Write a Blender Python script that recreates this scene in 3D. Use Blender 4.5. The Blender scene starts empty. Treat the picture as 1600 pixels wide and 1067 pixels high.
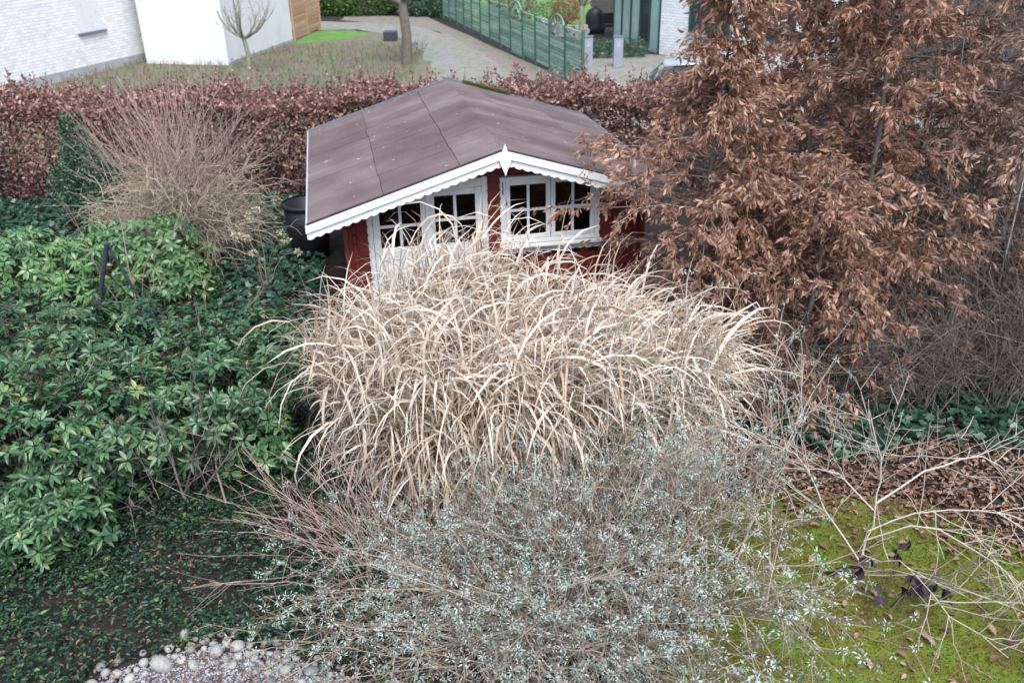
import bpy, math, numpy as np
from mathutils import Matrix, Vector
rng = np.random.default_rng(11)
R = math.radians
scene = bpy.context.scene
col = scene.collection

# ------------------------------------------------------------------ camera, sky, sun, exposure
CAM_H = 5.4
PITCH, ROLL, FPX = 0.45731, 0.01913, 1380.97
cam_data = bpy.data.cameras.new("camera")
cam_data.sensor_width = 36.0
cam_data.lens = FPX * 36.0 / 1600.0
cam_data.clip_end = 500
cam = bpy.data.objects.new("camera", cam_data)
col.objects.link(cam)
f_ = Vector((0, math.cos(PITCH), -math.sin(PITCH)))
r0_ = Vector((1, 0, 0)); u0_ = Vector((0, math.sin(PITCH), math.cos(PITCH)))
r_ = math.cos(ROLL) * r0_ - math.sin(ROLL) * u0_
u_ = math.cos(ROLL) * u0_ + math.sin(ROLL) * r0_
cam.matrix_world = Matrix(((r_.x, u_.x, -f_.x, 0), (r_.y, u_.y, -f_.y, 0), (r_.z, u_.z, -f_.z, CAM_H), (0, 0, 0, 1)))
cam_data.dof.use_dof = True
cam_data.dof.focus_distance = 9.0
cam_data.dof.aperture_fstop = 1.6
scene.camera = cam

SUN_EL, SUN_AZ = 58.0, 165.0        # degrees; azimuth clockwise from +Y, so the light comes from behind and right
world = bpy.data.worlds.new("World")
scene.world = world
world.use_nodes = True
wn = world.node_tree.nodes; wl = world.node_tree.links
wn.clear()
sky = wn.new("ShaderNodeTexSky"); sky.sky_type = 'NISHITA'; sky.sun_disc = False
sky.sun_elevation = R(SUN_EL); sky.sun_rotation = R(SUN_AZ)
sky.air_density = 1.0; sky.dust_density = 3.0; sky.ozone_density = 1.0
hs = wn.new("ShaderNodeHueSaturation"); hs.inputs["Saturation"].default_value = 0.82
bg = wn.new("ShaderNodeBackground"); bg.inputs["Strength"].default_value = 0.15
wo = wn.new("ShaderNodeOutputWorld")
wl.new(sky.outputs[0], hs.inputs["Color"]); wl.new(hs.outputs[0], bg.inputs["Color"]); wl.new(bg.outputs[0], wo.inputs[0])

sun_d = bpy.data.lights.new("sun", 'SUN'); sun_d.energy = 1.3; sun_d.angle = R(35); sun_d.color = (1.0, 0.985, 0.985)
sun = bpy.data.objects.new("sun", sun_d); col.objects.link(sun)
sd = Vector((math.sin(R(SUN_AZ)) * math.cos(R(SUN_EL)), math.cos(R(SUN_AZ)) * math.cos(R(SUN_EL)), math.sin(R(SUN_EL))))
sun.rotation_euler = sd.to_track_quat('Z', 'Y').to_euler()
sun.location = (0, 0, 20)
vs = scene.view_settings
vs.view_transform = 'Standard'; vs.look = 'None'; vs.gamma = 1.0; vs.use_curve_mapping = False
vs.exposure = 1.3
scene.cycles.max_bounces = 5; scene.cycles.diffuse_bounces = 2; scene.cycles.glossy_bounces = 2
scene.cycles.transparent_max_bounces = 8

# ------------------------------------------------------------------ helpers
def tag(o, label=None, cat=None, group=None, kind=None):
    if label: o["label"] = label
    if cat: o["category"] = cat
    if group: o["group"] = group
    if kind: o["kind"] = kind
    return o

def thing(name, label, cat, loc=(0, 0, 0), rz=0.0, group=None):
    o = bpy.data.objects.new(name, None); o.empty_display_size = 0.2
    col.objects.link(o); o.location = loc; o.rotation_euler = (0, 0, rz)
    return tag(o, label, cat, group)

def link(name, me, mat=None, parent=None, world_coords=True):
    o = bpy.data.objects.new(name, me); col.objects.link(o)
    if mat and not me.materials: me.materials.append(mat)
    if parent is not None:
        o.parent = parent
        if world_coords: o.location = -parent.location      # mesh holds world coordinates, parent is unrotated
    return o

class Acc:
    """collects quads and triangles in numpy blocks and builds one mesh"""
    def __init__(s): s.v = []; s.q = []; s.t = []; s.r = []; s.n = 0; s.soft = False
    def add(s, v, q=None, t=None, r=None):
        v = np.asarray(v, float).reshape(-1, 3)
        if q is not None and len(q): s.q.append(np.asarray(q) + s.n)
        if t is not None and len(t): s.t.append(np.asarray(t) + s.n)
        s.v.append(v); s.n += len(v)
        s.r.append(np.full(len(v), 0.5) if r is None else np.broadcast_to(np.asarray(r, float), (len(v),)))
    def mesh(s, name, smooth=False):
        me = bpy.data.meshes.new(name)
        if not s.v: return me
        v = np.concatenate(s.v).astype(np.float32)
        q = np.concatenate(s.q).reshape(-1, 4) if s.q else np.zeros((0, 4), int)
        t = np.concatenate(s.t).reshape(-1, 3) if s.t else np.zeros((0, 3), int)
        me.vertices.add(len(v)); me.vertices.foreach_set("co", v.ravel())
        nl = q.size + t.size
        me.loops.add(nl); me.loops.foreach_set("vertex_index", np.concatenate([q.ravel(), t.ravel()]).astype(np.int32))
        npol = len(q) + len(t)
        me.polygons.add(npol)
        starts = np.concatenate([np.arange(len(q)) * 4, q.size + np.arange(len(t)) * 3]).astype(np.int32)
        me.polygons.foreach_set("loop_start", starts)
        me.polygons.foreach_set("use_smooth", np.full(npol, bool(smooth or s.soft)))
        a = me.attributes.new("rnd", 'FLOAT', 'POINT'); a.data.foreach_set("value", np.concatenate(s.r).astype(np.float32))
        me.update(calc_edges=True); me.validate()
        return me
    def build(s, name, mat, parent=None, smooth=False, world_coords=True):
        return link(name, s.mesh(name, smooth), mat, parent, world_coords)

BQ = np.array([[0, 3, 2, 1], [4, 5, 6, 7], [0, 1, 5, 4], [1, 2, 6, 5], [2, 3, 7, 6], [3, 0, 4, 7]])
def box(acc, x0, x1, y0, y1, z0, z1, r=None):
    acc.add([(x0, y0, z0), (x1, y0, z0), (x1, y1, z0), (x0, y1, z0), (x0, y0, z1), (x1, y0, z1), (x1, y1, z1), (x0, y1, z1)], BQ, r=r)

def boxobj(name, mat, parent, x0, x1, y0, y1, z0, z1, bevel=0.0, r=None, wc=False):
    a = Acc(); box(a, x0, x1, y0, y1, z0, z1, r)
    o = a.build(name, mat, parent, world_coords=wc)
    if bevel:
        m = o.modifiers.new("bevel", 'BEVEL'); m.width = bevel; m.segments = 2
    return o

def prism(name, pts, mapper, d0, d1, mat, parent, wc=False):
    """outline (2d list) extruded between depths d0 and d1; mapper(u,v,d)->xyz"""
    n = len(pts)
    v = [mapper(a, b, d0) for a, b in pts] + [mapper(a, b, d1) for a, b in pts]
    fs = [list(range(n)), list(range(2 * n - 1, n - 1, -1))] + [[i, i + n, (i + 1) % n + n, (i + 1) % n] for i in range(n)]
    me = bpy.data.meshes.new(name); me.from_pydata(v, [], fs); me.polygons.foreach_set('use_smooth', np.zeros(len(me.polygons), bool)); me.update()
    return link(name, me, mat, parent, wc)

def sheet(name, pts, z, mat, kind="structure"):
    me = bpy.data.meshes.new(name); me.from_pydata([(x, y, z) for x, y in pts], [], [list(range(len(pts)))]); me.update()
    o = link(name, me, mat); o["kind"] = kind
    return o

def norm(a): return a / np.maximum(np.linalg.norm(a, axis=-1, keepdims=True), 1e-9)

def tubes(acc, P, Rad, S=4, r=None):
    """P (N,K,3) polylines with radii (N,K)"""
    P = np.asarray(P, float); N, K, _ = P.shape
    Rad = np.broadcast_to(np.asarray(Rad, float), (N, K))
    T = norm(np.gradient(P, axis=1))
    ref = np.where(np.abs(T[:, :1, 2:3]) > 0.8, np.array([1., 0.2, 0]), np.array([0.1, 0.2, 1.]))
    X = norm(np.cross(T, ref)); Y = np.cross(T, X)
    a = np.arange(S) * 2 * np.pi / S
    V = P[:, :, None] + Rad[:, :, None, None] * (X[:, :, None] * np.cos(a)[None, None, :, None] + Y[:, :, None] * np.sin(a)[None, None, :, None])
    idx = np.arange(N * K * S).reshape(N, K, S)
    q = np.stack([idx[:, :-1], np.roll(idx, -1, 2)[:, :-1], np.roll(idx, -1, 2)[:, 1:], idx[:, 1:]], -1).reshape(-1, 4)
    rr = None if r is None else np.repeat(np.asarray(r), K * S)
    acc.soft = True; acc.add(V.reshape(-1, 3), q, r=rr)

# leaf templates: along +Y, width along X, normal +Z, unit size
def leaf_long(curl=0.25, fold=0.12, wmax=0.4):
    st = [(0.33, 0.46), (0.68, 0.40)]
    v = [(0, 0, 0)]
    for t, w in st: v += [(-w, t, fold - curl * t * t), (0, t, -curl * t * t), (w, t, fold - curl * t * t)]
    v += [(0, 1, -curl)]
    q = [(1, 2, 5, 4), (2, 3, 6, 5)]; t = [(0, 2, 1), (0, 3, 2), (4, 5, 7), (5, 6, 7)]
    return np.array(v, float), np.array(q), np.array(t)
def leaf_cheap(curl=0.25):
    v = [(0, 0, 0), (-0.45, 0.35, -curl * 0.12 + 0.04), (0.45, 0.35, -curl * 0.12 + 0.10), (-0.38, 0.7, -curl * 0.5 + 0.10), (0.38, 0.7, -curl * 0.5 + 0.02), (0, 1, -curl)]
    return np.array(v, float), np.array([(1, 2, 4, 3)]), np.array([(0, 2, 1), (3, 4, 5)])
def leaf_small(fold=0.15):
    v = [(0, 0, 0), (0.42, 0.3, fold), (0.38, 0.7, fold), (0, 1, 0), (-0.38, 0.7, fold), (-0.42, 0.3, fold)]
    return np.array(v, float), np.array([(0, 1, 2, 3), (0, 3, 4, 5)]), np.zeros((0, 3), int)
def leaf_lobed():
    v = [(0, 0, 0), (0.5, 0.05, 0.05), (0.32, 0.42, 0.02), (0.45, 0.62, 0.08), (0, 1, 0), (-0.45, 0.62, 0.08), (-0.32, 0.42, 0.02), (-0.5, 0.05, 0.05), (0, 0.45, -0.03)]
    return np.array(v, float), np.array([(0, 1, 2, 8), (8, 2, 3, 4), (8, 4, 5, 6), (0, 8, 6, 7)]), np.zeros((0, 3), int)

def frames(D, Nn):
    y = norm(D); x = np.cross(y, Nn)
    bad = np.linalg.norm(x, axis=1) < 1e-3
    x[bad] = np.cross(y[bad], np.array([1., 0.3, 0.1])); x = norm(x); z = np.cross(x, y)
    return x, y, z
def place(acc, tpl, P, D, Nn, L, W, r):
    v, q, t = tpl; N = len(P); nv = len(v)
    if N == 0: return
    acc.soft = True
    x, y, z = frames(D, Nn)
    L = np.broadcast_to(L, (N,)); W = np.broadcast_to(W, (N,))
    V = P[:, None] + x[:, None] * (v[None, :, 0:1] * W[:, None, None]) + y[:, None] * (v[None, :, 1:2] * L[:, None, None]) + z[:, None] * (v[None, :, 2:3] * L[:, None, None])
    off = (np.arange(N) * nv)[:, None, None]
    acc.add(V.reshape(-1, 3), (q[None] + off).reshape(-1, 4) if len(q) else None, (t[None] + off).reshape(-1, 3) if len(t) else None, np.repeat(np.broadcast_to(r, (N,)), nv))

RV = np.array(r_); UV = np.array(u_); FV = np.array(f_)
def in_view(P, m=0.02):
    d = P - np.array([0, 0, CAM_H]); z = d @ FV
    px = 800 + FPX * (d @ RV) / z; py = 533.5 - FPX * (d @ UV) / z
    return (z > 0.5) & (px > 1600 * m) & (px < 1600 * (1 - m)) & (py > 1067 * m) & (py < 1067 * (1 - m)), z

def leaves(parent, name, mat, tpls, P, D, Nn, L, W, r, n_single=300, rest="foliage", jitter=0.6, weight=None, mass=None):
    """the n_single leaves that show largest become parts of their own, the rest one part of stuff"""
    N = len(P); L = np.broadcast_to(L, (N,)); W = np.broadcast_to(W, (N,)); r = np.broadcast_to(r, (N,))
    vis, z = in_view(P)
    sc = -z + rng.random(N) * jitter + (0 if weight is None else weight); sc[~vis] -= 1e3
    order = np.argsort(-sc); single = order[:n_single] if n_single else np.zeros(0, int)
    mask = np.ones(N, bool); mask[single] = False
    which = rng.integers(0, len(tpls), N)
    acc = Acc()
    for k, tp in enumerate(mass or tpls):
        m = mask & (which == k); place(acc, tp, P[m], D[m], Nn[m], L[m], W[m], r[m])
    o = acc.build(rest, mat, parent); o["kind"] = "stuff"
    if n_single:
        pool = []
        for k, tp in enumerate(tpls):
            for j in range(6):
                a = Acc(); a.soft = True; a.add(tp[0], tp[1], tp[2], (j + 0.5) / 6); me = a.mesh(name); me.materials.append(mat); pool.append((k, (j + 0.5) / 6, me))
        x, y, zz = frames(D, Nn); b = np.array(parent.location)
        for i in single:
            cand = [p for p in pool if p[0] == which[i]]
            me = min(cand, key=lambda p: abs(p[1] - r[i]))[2]
            c = bpy.data.objects.new(name, me); col.objects.link(c); c.parent = parent
            X = x[i] * W[i]; Y = y[i] * L[i]; Z = zz[i] * L[i]; p = P[i] - b
            c.matrix_local = Matrix(((X[0], Y[0], Z[0], p[0]), (X[1], Y[1], Z[1], p[1]), (X[2], Y[2], Z[2], p[2]), (0, 0, 0, 1)))
    return o

# ------------------------------------------------------------------ materials
def new_mat(name):
    m = bpy.data.materials.new(name); m.use_nodes = True
    nt = m.node_tree; b = nt.nodes["Principled BSDF"]
    return m, nt, b
def ramp(nt, stops):
    n = nt.nodes.new("ShaderNodeValToRGB"); e = n.color_ramp.elements
    while len(e) < len(stops): e.new(0.5)
    for i, (p, c) in enumerate(stops): e[i].position = p; e[i].color = (*c, 1)
    return n
def leaf_mat(name, stops, rough=0.6, spec=0.3, transl=0.25, nscale=25.0, namp=0.35):
    m, nt, b = new_mat(name)
    at = nt.nodes.new("ShaderNodeAttribute"); at.attribute_name = "rnd"
    rp = ramp(nt, stops)
    tc = nt.nodes.new("ShaderNodeNewGeometry")
    nz = nt.nodes.new("ShaderNodeTexNoise"); nz.inputs["Scale"].default_value = nscale; nz.inputs["Detail"].default_value = 3
    ma = nt.nodes.new("ShaderNodeMath"); ma.operation = 'MULTIPLY_ADD'; ma.inputs[1].default_value = namp; ma.inputs[2].default_value = -namp * 0.5
    ad = nt.nodes.new("ShaderNodeMath"); ad.operation = 'ADD'; ad.use_clamp = True
    nt.links.new(tc.outputs["Position"], nz.inputs["Vector"]); nt.links.new(nz.outputs["Fac"], ma.inputs[0])
    nt.links.new(at.outputs["Fac"], ad.inputs[0]); nt.links.new(ma.outputs[0], ad.inputs[1]); nt.links.new(ad.outputs[0], rp.inputs[0])
    nt.links.new(rp.outputs[0], b.inputs["Base Color"])
    b.inputs["Roughness"].default_value = rough; b.inputs["Specular IOR Level"].default_value = spec
    if transl:
        t = nt.nodes.new("ShaderNodeBsdfTranslucent"); mx = nt.nodes.new("ShaderNodeMixShader"); mx.inputs[0].default_value = transl
        nt.links.new(rp.outputs[0], t.inputs[0]); nt.links.new(b.outputs[0], mx.inputs[1]); nt.links.new(t.outputs[0], mx.inputs[2])
        nt.links.new(mx.outputs[0], nt.nodes["Material Output"].inputs[0])
    return m
def noise_mat(name, stops, scale=5.0, rough=0.8, bump=0.0, bscale=None, detail=6, spec=0.3, stretch=None, obj_rand=0.0, metallic=0.0, coords="Object"):
    m, nt, b = new_mat(name)
    tc = nt.nodes.new("ShaderNodeTexCoord"); vec = tc.outputs[coords]
    if stretch:
        mp = nt.nodes.new("ShaderNodeMapping"); mp.inputs["Scale"].default_value = stretch; nt.links.new(vec, mp.inputs[0]); vec = mp.outputs[0]
    nz = nt.nodes.new("ShaderNodeTexNoise"); nz.inputs["Scale"].default_value = scale; nz.inputs["Detail"].default_value = detail; nz.inputs["Roughness"].default_value = 0.65
    nt.links.new(vec, nz.inputs["Vector"])
    rp = ramp(nt, stops); fac = nz.outputs["Fac"]
    if obj_rand:
        oi = nt.nodes.new("ShaderNodeObjectInfo"); ma = nt.nodes.new("ShaderNodeMath"); ma.operation = 'MULTIPLY_ADD'
        ma.inputs[1].default_value = obj_rand; ma.inputs[2].default_value = -obj_rand / 2
        ad = nt.nodes.new("ShaderNodeMath"); ad.operation = 'ADD'; ad.use_clamp = True
        nt.links.new(oi.outputs["Random"], ma.inputs[0]); nt.links.new(fac, ad.inputs[0]); nt.links.new(ma.outputs[0], ad.inputs[1]); fac = ad.outputs[0]
    nt.links.new(fac, rp.inputs[0]); nt.links.new(rp.outputs[0], b.inputs["Base Color"])
    b.inputs["Roughness"].default_value = rough; b.inputs["Specular IOR Level"].default_value = spec; b.inputs["Metallic"].default_value = metallic
    if bump:
        n2 = nt.nodes.new("ShaderNodeTexNoise"); n2.inputs["Scale"].default_value = bscale or scale * 4; n2.inputs["Detail"].default_value = 8
        nt.links.new(vec, n2.inputs["Vector"]); bp = nt.nodes.new("ShaderNodeBump"); bp.inputs["Strength"].default_value = bump; bp.inputs["Distance"].default_value = 0.02
        nt.links.new(n2.outputs["Fac"], bp.inputs["Height"]); nt.links.new(bp.outputs[0], b.inputs["Normal"])
    return m

M = {}
M['soil'] = noise_mat('soil', [(0.3, (0.013, 0.010, 0.009)), (0.55, (0.027, 0.021, 0.018)), (0.75, (0.05, 0.04, 0.034))], 3.0, 0.95, 0.8, 40, coords="Object")
M['moss'] = noise_mat('moss', [(0.3, (0.07, 0.05, 0.03)), (0.42, (0.11, 0.10, 0.025)), (0.55, (0.13, 0.16, 0.02)), (0.68, (0.09, 0.18, 0.035))], 2.6, 0.95, 1.0, 90)
M['moss_tuft'] = leaf_mat('moss_tuft', [(0.0, (0.10, 0.07, 0.03)), (0.3, (0.16, 0.135, 0.022)), (0.55, (0.12, 0.175, 0.014)), (1.0, (0.06, 0.18, 0.022))], 0.9, 0.1, 0.3, 1.5, 2.6)
M['meadow'] = noise_mat('meadow', [(0.3, (0.10, 0.08, 0.065)), (0.48, (0.15, 0.13, 0.10)), (0.58, (0.09, 0.13, 0.045)), (0.75, (0.17, 0.15, 0.12))], 1.2, 0.95, 0.6, 12)
M['verge'] = noise_mat('verge', [(0.3, (0.13, 0.115, 0.10)), (0.5, (0.19, 0.165, 0.15)), (0.62, (0.12, 0.15, 0.07)), (0.8, (0.24, 0.22, 0.20))], 1.6, 0.95, 0.5, 30)
M['lawn'] = noise_mat('lawn', [(0.3, (0.07, 0.14, 0.03)), (0.6, (0.10, 0.21, 0.045)), (0.8, (0.14, 0.22, 0.07))], 1.5, 0.95, 0.5, 30)
M['drive'] = noise_mat('drive', [(0.3, (0.15, 0.145, 0.14)), (0.48, (0.22, 0.21, 0.21)), (0.56, (0.14, 0.165, 0.095)), (0.64, (0.2, 0.2, 0.18)), (0.8, (0.26, 0.25, 0.25))], 1.8, 0.95, 0.5, 50)
M['gravel'] = noise_mat('gravel', [(0.3, (0.06, 0.05, 0.048)), (0.6, (0.11, 0.10, 0.098)), (0.8, (0.17, 0.16, 0.16))], 20, 0.95, 0.6, 60)
M['stone'] = noise_mat('stone', [(0.25, (0.15, 0.16, 0.15)), (0.5, (0.25, 0.26, 0.25)), (0.8, (0.36, 0.36, 0.34))], 3, 0.7, 0.25, 20, obj_rand=0.5)
M['chip'] = leaf_mat('chip', [(0.0, (0.12, 0.11, 0.12)), (0.5, (0.25, 0.25, 0.27)), (1.0, (0.40, 0.40, 0.42))], 0.85, 0.2, 0)
M['white'] = noise_mat('white_paint', [(0.25, (0.46, 0.48, 0.49)), (0.42, (0.62, 0.64, 0.65)), (0.8, (0.68, 0.70, 0.71))], 6, 0.45, 0.12, 60, stretch=(1, 1, 1))
M['red'] = noise_mat('red_paint', [(0.25, (0.085, 0.012, 0.012)), (0.5, (0.14, 0.018, 0.017)), (0.8, (0.19, 0.028, 0.024))], 5, 0.6, 0.25, 60, stretch=(0.4, 1, 3), obj_rand=0.35)
M['render'] = noise_mat('render', [(0.3, (0.54, 0.56, 0.57)), (0.5, (0.61, 0.63, 0.64)), (0.8, (0.65, 0.66, 0.67))], 1.2, 0.85, 0.15, 60)
M['brick'] = leaf_mat('white_brick', [(0.0, (0.62, 0.64, 0.66)), (0.5, (0.70, 0.72, 0.74)), (1.0, (0.76, 0.77, 0.78))], 0.8, 0.2, 0, 2.0, 0.3)
M['mortar'] = noise_mat('mortar', [(0.3, (0.36, 0.37, 0.39)), (0.7, (0.46, 0.47, 0.49))], 8, 0.95)
M['plinth'] = noise_mat('plinth', [(0.3, (0.26, 0.27, 0.29)), (0.7, (0.38, 0.39, 0.41))], 3, 0.9, 0.2)
M['slate'] = noise_mat('slate', [(0.3, (0.10, 0.12, 0.16)), (0.7, (0.16, 0.19, 0.24))], 4, 0.6)
M['black'] = noise_mat('black_plastic', [(0.3, (0.008, 0.009, 0.012)), (0.7, (0.02, 0.022, 0.028))], 6, 0.45, 0.05)
M['iron'] = noise_mat('iron', [(0.3, (0.02, 0.025, 0.035)), (0.7, (0.05, 0.06, 0.075))], 12, 0.5, 0.1)
M['tan_wood'] = noise_mat('tan_wood', [(0.25, (0.26, 0.15, 0.085)), (0.5, (0.40, 0.25, 0.15)), (0.8, (0.50, 0.33, 0.21))], 6, 0.8, 0.2, 40, stretch=(1, 1, 6), obj_rand=0.3)
M['green_wood'] = noise_mat('green_wood', [(0.2, (0.11, 0.20, 0.15)), (0.5, (0.18, 0.30, 0.22)), (0.8, (0.32, 0.42, 0.33))], 5, 0.85, 0.2, 40, obj_rand=0.5)
M['green_post'] = noise_mat('green_post', [(0.2, (0.03, 0.085, 0.06)), (0.8, (0.06, 0.13, 0.10))], 5, 0.8)
M['green_frame'] = noise_mat('green_frame', [(0.2, (0.022, 0.065, 0.05)), (0.8, (0.032, 0.085, 0.068))], 3, 0.4)
M['blue_post'] = noise_mat('blue_post', [(0.2, (0.20, 0.22, 0.28)), (0.8, (0.28, 0.30, 0.37))], 3, 0.6)
M['bark'] = leaf_mat('bark', [(0.0, (0.06, 0.052, 0.045)), (0.5, (0.125, 0.112, 0.095)), (1.0, (0.20, 0.19, 0.155))], 0.9, 0.15, 0, 8, 0.8)
M['bark_green'] = leaf_mat('bark_green', [(0.0, (0.12, 0.12, 0.10)), (0.5, (0.20, 0.22, 0.16)), (1.0, (0.26, 0.29, 0.20))], 0.9, 0.15, 0, 6, 0.8)
M['twig_grey'] = leaf_mat('twig_grey', [(0.0, (0.06, 0.05, 0.047)), (0.5, (0.135, 0.115, 0.105)), (1.0, (0.26, 0.23, 0.21))], 0.9, 0.1, 0)
M['twig_straw'] = leaf_mat('twig_straw', [(0.0, (0.20, 0.165, 0.125)), (0.5, (0.33, 0.28, 0.215)), (1.0, (0.46, 0.40, 0.32))], 0.85, 0.15, 0)
M['twig_tan'] = leaf_mat('twig_tan', [(0.0, (0.16, 0.125, 0.095)), (0.5, (0.27, 0.22, 0.17)), (1.0, (0.40, 0.34, 0.265))], 0.85, 0.15, 0)
M['twig_red'] = leaf_mat('twig_red', [(0.0, (0.20, 0.13, 0.115)), (0.5, (0.33, 0.235, 0.21)), (1.0, (0.47, 0.37, 0.335))], 0.8, 0.2, 0)
M['twig_pale'] = leaf_mat('twig_pale', [(0.0, (0.24, 0.20, 0.17)), (0.5, (0.36, 0.32, 0.28)), (1.0, (0.48, 0.44, 0.40))], 0.85, 0.15, 0)
M['straw'] = leaf_mat('straw', [(0.0, (0.30, 0.19, 0.115)), (0.18, (0.42, 0.31, 0.225)), (0.5, (0.55, 0.465, 0.375)), (0.8, (0.64, 0.575, 0.495)), (1.0, (0.70, 0.65, 0.585))], 0.55, 0.3, 0.22, 9, 0.3)
M['stalk'] = leaf_mat('stalk', [(0.0, (0.20, 0.125, 0.08)), (0.5, (0.34, 0.25, 0.175)), (1.0, (0.48, 0.39, 0.30))], 0.7, 0.2, 0)
M['dry_leaf'] = leaf_mat('dry_leaf', [(0.0, (0.13, 0.07, 0.048)), (0.35, (0.27, 0.15, 0.102)), (0.7, (0.41, 0.25, 0.18)), (1.0, (0.56, 0.40, 0.31))], 0.65, 0.25, 0.35)
M['dry_leaf_grey'] = leaf_mat('dry_leaf_grey', [(0.0, (0.12, 0.078, 0.062)), (0.5, (0.26, 0.17, 0.13)), (1.0, (0.42, 0.305, 0.24))], 0.7, 0.2, 0.25)
M['hedge_leaf'] = leaf_mat('hedge_leaf', [(0.0, (0.085, 0.045, 0.038)), (0.4, (0.20, 0.108, 0.09)), (0.75, (0.34, 0.20, 0.17)), (1.0, (0.52, 0.38, 0.34))], 0.5, 0.35, 0.2)
M['litter'] = leaf_mat('litter', [(0.0, (0.06, 0.035, 0.025)), (0.5, (0.16, 0.095, 0.065)), (1.0, (0.32, 0.22, 0.16))], 0.8, 0.2, 0)
M['rhodo'] = leaf_mat('rhodo', [(0.0, (0.010, 0.036, 0.017)), (0.5, (0.040, 0.102, 0.044)), (0.85, (0.09, 0.18, 0.075)), (1.0, (0.21, 0.24, 0.075))], 0.36, 0.5, 0.12)
M['rhodo_light'] = leaf_mat('rhodo_light', [(0.0, (0.035, 0.09, 0.04)), (0.5, (0.08, 0.175, 0.065)), (1.0, (0.18, 0.29, 0.10))], 0.36, 0.5, 0.18)
M['dead_head'] = leaf_mat('dead_head', [(0.0, (0.04, 0.022, 0.016)), (1.0, (0.11, 0.06, 0.042))], 0.9, 0.1, 0)
M['holly'] = leaf_mat('holly', [(0.0, (0.014, 0.05, 0.025)), (0.6, (0.045, 0.115, 0.06)), (1.0, (0.10, 0.20, 0.11))], 0.3, 0.5, 0.1)
M['ivy'] = leaf_mat('ivy', [(0.0, (0.010, 0.035, 0.022)), (0.6, (0.024, 0.07, 0.042)), (1.0, (0.06, 0.13, 0.075))], 0.38, 0.45, 0.1, 2.0, 0.5)
M['cover'] = leaf_mat('cover', [(0.0, (0.006, 0.022, 0.013)), (0.55, (0.014, 0.046, 0.024)), (0.85, (0.032, 0.09, 0.026)), (1.0, (0.10, 0.17, 0.035))], 0.4, 0.4, 0.12, 1.6, 0.7)
M['silver'] = leaf_mat('silver', [(0.0, (0.11, 0.21, 0.155)), (0.3, (0.24, 0.33, 0.285)), (0.65, (0.39, 0.48, 0.45)), (1.0, (0.55, 0.63, 0.60))], 0.75, 0.2, 0.2)
M['seed'] = leaf_mat('seed', [(0.0, (0.07, 0.05, 0.048)), (1.0, (0.17, 0.13, 0.12))], 0.95, 0.1, 0)
M['purple'] = leaf_mat('purple', [(0.0, (0.02, 0.012, 0.016)), (1.0, (0.08, 0.055, 0.075))], 0.6, 0.3, 0.1)
M['cream_head'] = leaf_mat('cream_head', [(0.0, (0.30, 0.28, 0.18)), (1.0, (0.55, 0.52, 0.38))], 0.9, 0.1, 0.1)
M['bush_green'] = leaf_mat('bush_green', [(0.0, (0.02, 0.06, 0.018)), (0.6, (0.06, 0.13, 0.03)), (1.0, (0.16, 0.26, 0.05))], 0.6, 0.3, 0.15, 0.8, 0.7)
M['rust'] = leaf_mat('rust', [(0.0, (0.18, 0.075, 0.045)), (1.0, (0.34, 0.17, 0.10))], 0.8, 0.2, 0.15)
M['grass_dry'] = leaf_mat('grass_dry', [(0.0, (0.09, 0.12, 0.045)), (0.35, (0.16, 0.14, 0.112)), (1.0, (0.30, 0.255, 0.225))], 0.9, 0.1, 0.2, 0.4, 0.6)
def glass_mat():
    m, nt, b = new_mat('pane_glass')
    b.inputs["Base Color"].default_value = (0.75, 0.80, 0.78, 1); b.inputs["Roughness"].default_value = 0.03
    b.inputs["Transmission Weight"].default_value = 1.0; b.inputs["IOR"].default_value = 1.45
    return m
M['glass'] = glass_mat()
M['dark_glass'] = noise_mat('dark_glass', [(0.3, (0.02, 0.03, 0.035)), (0.7, (0.04, 0.055, 0.06))], 1.0, 0.06, spec=0.6)
M['pale_glass'] = noise_mat('pale_glass', [(0.3, (0.30, 0.42, 0.38)), (0.7, (0.42, 0.55, 0.50))], 0.8, 0.1, spec=0.6)
M['car_paint'] = noise_mat('car_paint', [(0.3, (0.42, 0.45, 0.50)), (0.7, (0.46, 0.49, 0.54))], 1.0, 0.25, metallic=0.5)
M['tyre'] = noise_mat('tyre', [(0.3, (0.012, 0.012, 0.012)), (0.7, (0.03, 0.03, 0.03))], 8, 0.9)
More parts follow.
